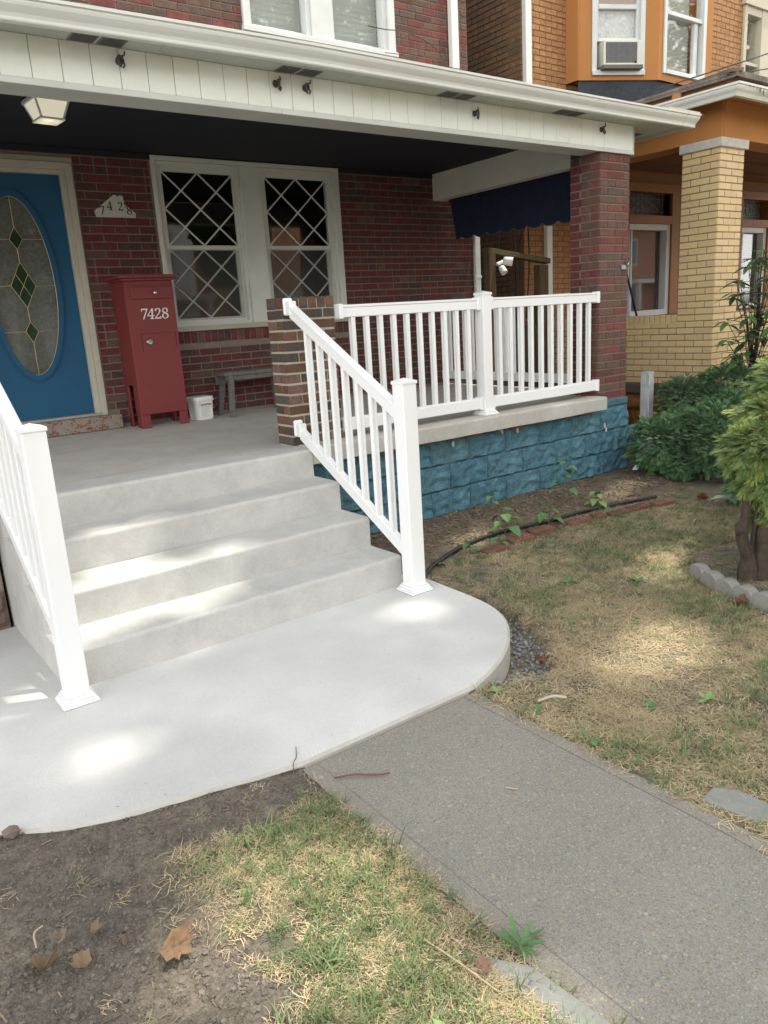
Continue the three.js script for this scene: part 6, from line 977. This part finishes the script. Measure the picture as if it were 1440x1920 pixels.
// ------------------------------------------------------------------ street trees overhead and the houses opposite (seen in the window panes)
{
  const r = RNG(201), leafC = (() => { const P = [], q = RNG(7); for (let k = 0; k < 7; k++) { const a = q() * 6.28, b = rr(-0.5, 0.5, q), cx = rr(-0.12, 0.12, q), cy = rr(-0.05, 0.05, q), cz = rr(-0.12, 0.12, q), s = rr(0.06, 0.095, q), ring = []; for (let i = 0; i < 7; i++) { const t = i / 7 * 6.283, R = s * (i % 2 ? 0.75 : 1.1); ring.push([cx + Math.cos(t + a) * R, cy + Math.sin(t) * R * b, cz + Math.sin(t + a) * R]); } P.push(ring); } return tris(P); })();
  const lmz = new THREE.MeshStandardMaterial({ color: 0xffffff, roughness: 0.6, side: THREE.DoubleSide });
  // breaks in the crown through which the sun reaches the ground
  const gaps = [[-0.06, -0.73, 4.12, 0.08], [-0.2, -0.73, 4.22, 0.06], [0.40, -0.73, 4.30, 0.05], [1.62, -0.73, 3.87, 0.10], [-0.25, -0.73, 3.45, 0.10], [0.75, -0.547, 3.31, 0.11], [0.56, -0.547, 3.34, 0.15], [0.15, -0.547, 3.38, 0.11], [0.32, -0.365, 3.09, 0.12], [0.12, -0.365, 3.18, 0.12], [0.98, -0.365, 3.08, 0.06], [0.34, -0.182, 2.90, 0.10], [0.60, -0.182, 2.87, 0.07], [2.14, -0.78, 5.04, 0.22], [2.42, -0.78, 4.93, 0.12], [1.88, -0.78, 5.0, 0.10], [3.6, -0.78, 4.26, 0.13], [3.09, -0.78, 4.4, 0.13], [3.3, -0.78, 4.2, 0.10], [3.9, -0.78, 4.32, 0.14], [0.04, -0.78, 5.34, 0.30], [-0.05, -0.78, 5.5, 0.15], [-0.3, -0.78, 5.4, 0.16], [0.2, -0.78, 5.95, 0.2], [3.0, -0.75, 3.1, 0.12], [2.75, -0.75, 3.12, 0.09], [4.5, -0.74, 3.02, 0.14], [4.85, -0.74, 2.95, 0.09], [4.42, 0.01, 2.57, 0.07], [4.0, 0.1, 4.55, 0.28], [3.7, -0.05, 4.7, 0.15], [7.05, 0.2, 2.5, 0.16], [0.9, -0.75, 6.4, 0.1]];
  const tree = (label, x, z, H, crown, n, shade) => {
    const t = thing('street_tree', label, 'tree', [x, 0, z]);
    const tr = (p, r0, r1) => { const c = new THREE.CatmullRomCurve3(p), g = new THREE.TubeGeometry(c, 20, 1, 9, false), a = g.attributes.position; for (let i = 0; i < a.count; i++) { const s = Math.floor(i / 10) / 20, o = c.getPoint(s), k = lerp(r0, r1, s); a.setXYZ(i, o.x + (a.getX(i) - o.x) * k, o.y + (a.getY(i) - o.y) * k, o.z + (a.getZ(i) - o.z) * k); } g.computeVertexNormals(); return uvBox(g); };
    const limbs = [tr([V(0, -0.8, 0), V(0.05, 2, 0), V(0, H * 0.62, 0)], 0.26, 0.16)]; const [cx, cy, cz, rx, ry, rz] = crown;
    for (let i = 0; i < 7; i++) { const a = i / 7 * 6.283; limbs.push(tr([V(0, H * 0.5, 0), V((cx + Math.cos(a) * rx * 0.5) * 0.5, H * 0.72, (cz + Math.sin(a) * rz * 0.5) * 0.5), V(cx + Math.cos(a) * rx * 0.7, cy, cz + Math.sin(a) * rz * 0.7)], 0.09, 0.03)); }
    part(t, 'trunk', limbs, M.bark);
    const P0 = V(0, 0, 0);
    scatter('crown', leafC, lmz, '', '', n, () => {
      let u, v, w; do { u = rr(-1, 1, r); v = rr(-1, 1, r); w = rr(-1, 1, r); } while (u * u + v * v + w * w > 1);
      const px = cx + u * rx, py = cy + v * ry, pz = cz + w * rz;
      if (shade) for (const [gx, gy, gz, gr] of gaps) { const d = V(x + px - gx, py - gy, z + pz - gz), s = d.dot(SUN), q = d.addScaledVector(SUN, -s).length(); if (q < gr + 0.13) return null; }
      const k = rr(0.7, 1.25, r); return { p: [px, py, pz], r: [rr(-0.6, 0.6, r), r() * 6.28, rr(-0.6, 0.6, r)], s: rr(0.8, 1.35, r), c: [0.065 * k, 0.125 * k, 0.035 * k] };
    }, t);
  };
  tree('tall shade tree standing by the street behind the viewer', 5.2, 10.8, 19, [0.9, 16.6, -3.0, 6.4, 1.7, 5.0], 15500, true);
  tree('leafy tree across the street, mirrored in the window panes', 13.3, 21.5, 6, [0, 4.4, 0, 1.5, 2.2, 1.5], 1500, false);
  tree('second leafy tree across the street, mirrored in the oval door glass', 5.6, 21.0, 7, [0, 4.6, 0, 2.6, 3.0, 2.0], 1800, false);
  tree('third leafy tree across the street beyond the orange house', 18.2, 22.3, 16, [0, 12.0, 0, 4.2, 4.2, 2.2], 3600, false);
  const far = (label, x, z, w, d, h, wall) => {
    const t = thing('opposite_house', label, 'house', [x, -0.8, z]);
    part(t, 'wall', bb(-w / 2, w / 2, 0, h, 0, d, 0.01), wall);
    const g = extr([[-w / 2 - 0.4, 0], [w / 2 + 0.4, 0], [0, w * 0.36]], d + 0.6); g.translate(0, h, -0.3); part(t, 'roof', g, M.slate);
    const por = part(t, 'porch_roof', bb(-w / 2, w / 2, 2.7, 2.95, -2, -0.01, 0.02), M.winwhite); for (const px of [-w / 2 + 0.3, 0, w / 2 - 0.3]) part(t, 'porch_post', bb(px - 0.12, px + 0.12, 0, 2.69, -1.95, -1.7, 0.01), M.winwhite);
    for (const px of [-w * 0.27, w * 0.27]) for (const py of [1.0, 3.9]) { const f = part(t, 'window', bb(px - 0.65, px + 0.65, py, py + 1.7, -0.05, -0.002, 0.01), M.winwhite); part(f, 'pane', bb(px - 0.52, px + 0.52, py + 0.12, py + 1.58, -0.056, -0.051, 0.001), mat([0.05, 0.06, 0.07], { roughness: 0.1 })); }
  };
  const wA = mat([0.85, 0.85, 0.84], { tex: 'paint', size: 3 }), wB = mat([0.62, 0.33, 0.17], { tex: 'paint', size: 3 }), wC = mat([0.42, 0.2, 0.13], { tex: 'paint', size: 3 });
  far('white two storey house across the street, mirrored in the lattice window', 10.0, 25, 6.6, 8, 6.2, wA); far('orange stucco house across the street, mirrored in the panes', 18.2, 25, 7, 8, 6.2, wB); far('red house across the street before the oval door', 2.2, 25, 7, 8, 6.2, wC);
  far('brown house across the street, beyond the orange one', 27.5, 25, 8, 8, 6.4, wC); far('last white house down the street opposite', 37, 25, 8, 8, 6.4, wA); far('orange house up the street opposite', -6.5, 25, 7, 8, 6.4, wB);
  far('brown house at the far end of the row opposite', 46.5, 25, 8.5, 8, 6.4, wC);
  tree('bushy tree down the street beyond the neighbour', 43, 20, 17, [0, 11.5, 0, 6, 6.5, 3], 6000, false);
  one('road', bb(-60, 60, -0.9, -0.776, 12, 19, 0.002), mat([0.24, 0.235, 0.22], { tex: 'conc', size: 2 }), 'pale grey concrete street behind the viewer', 'road', [0, 0, 0], 0, null, 'structure');
}
renderer.render(scene, camera);
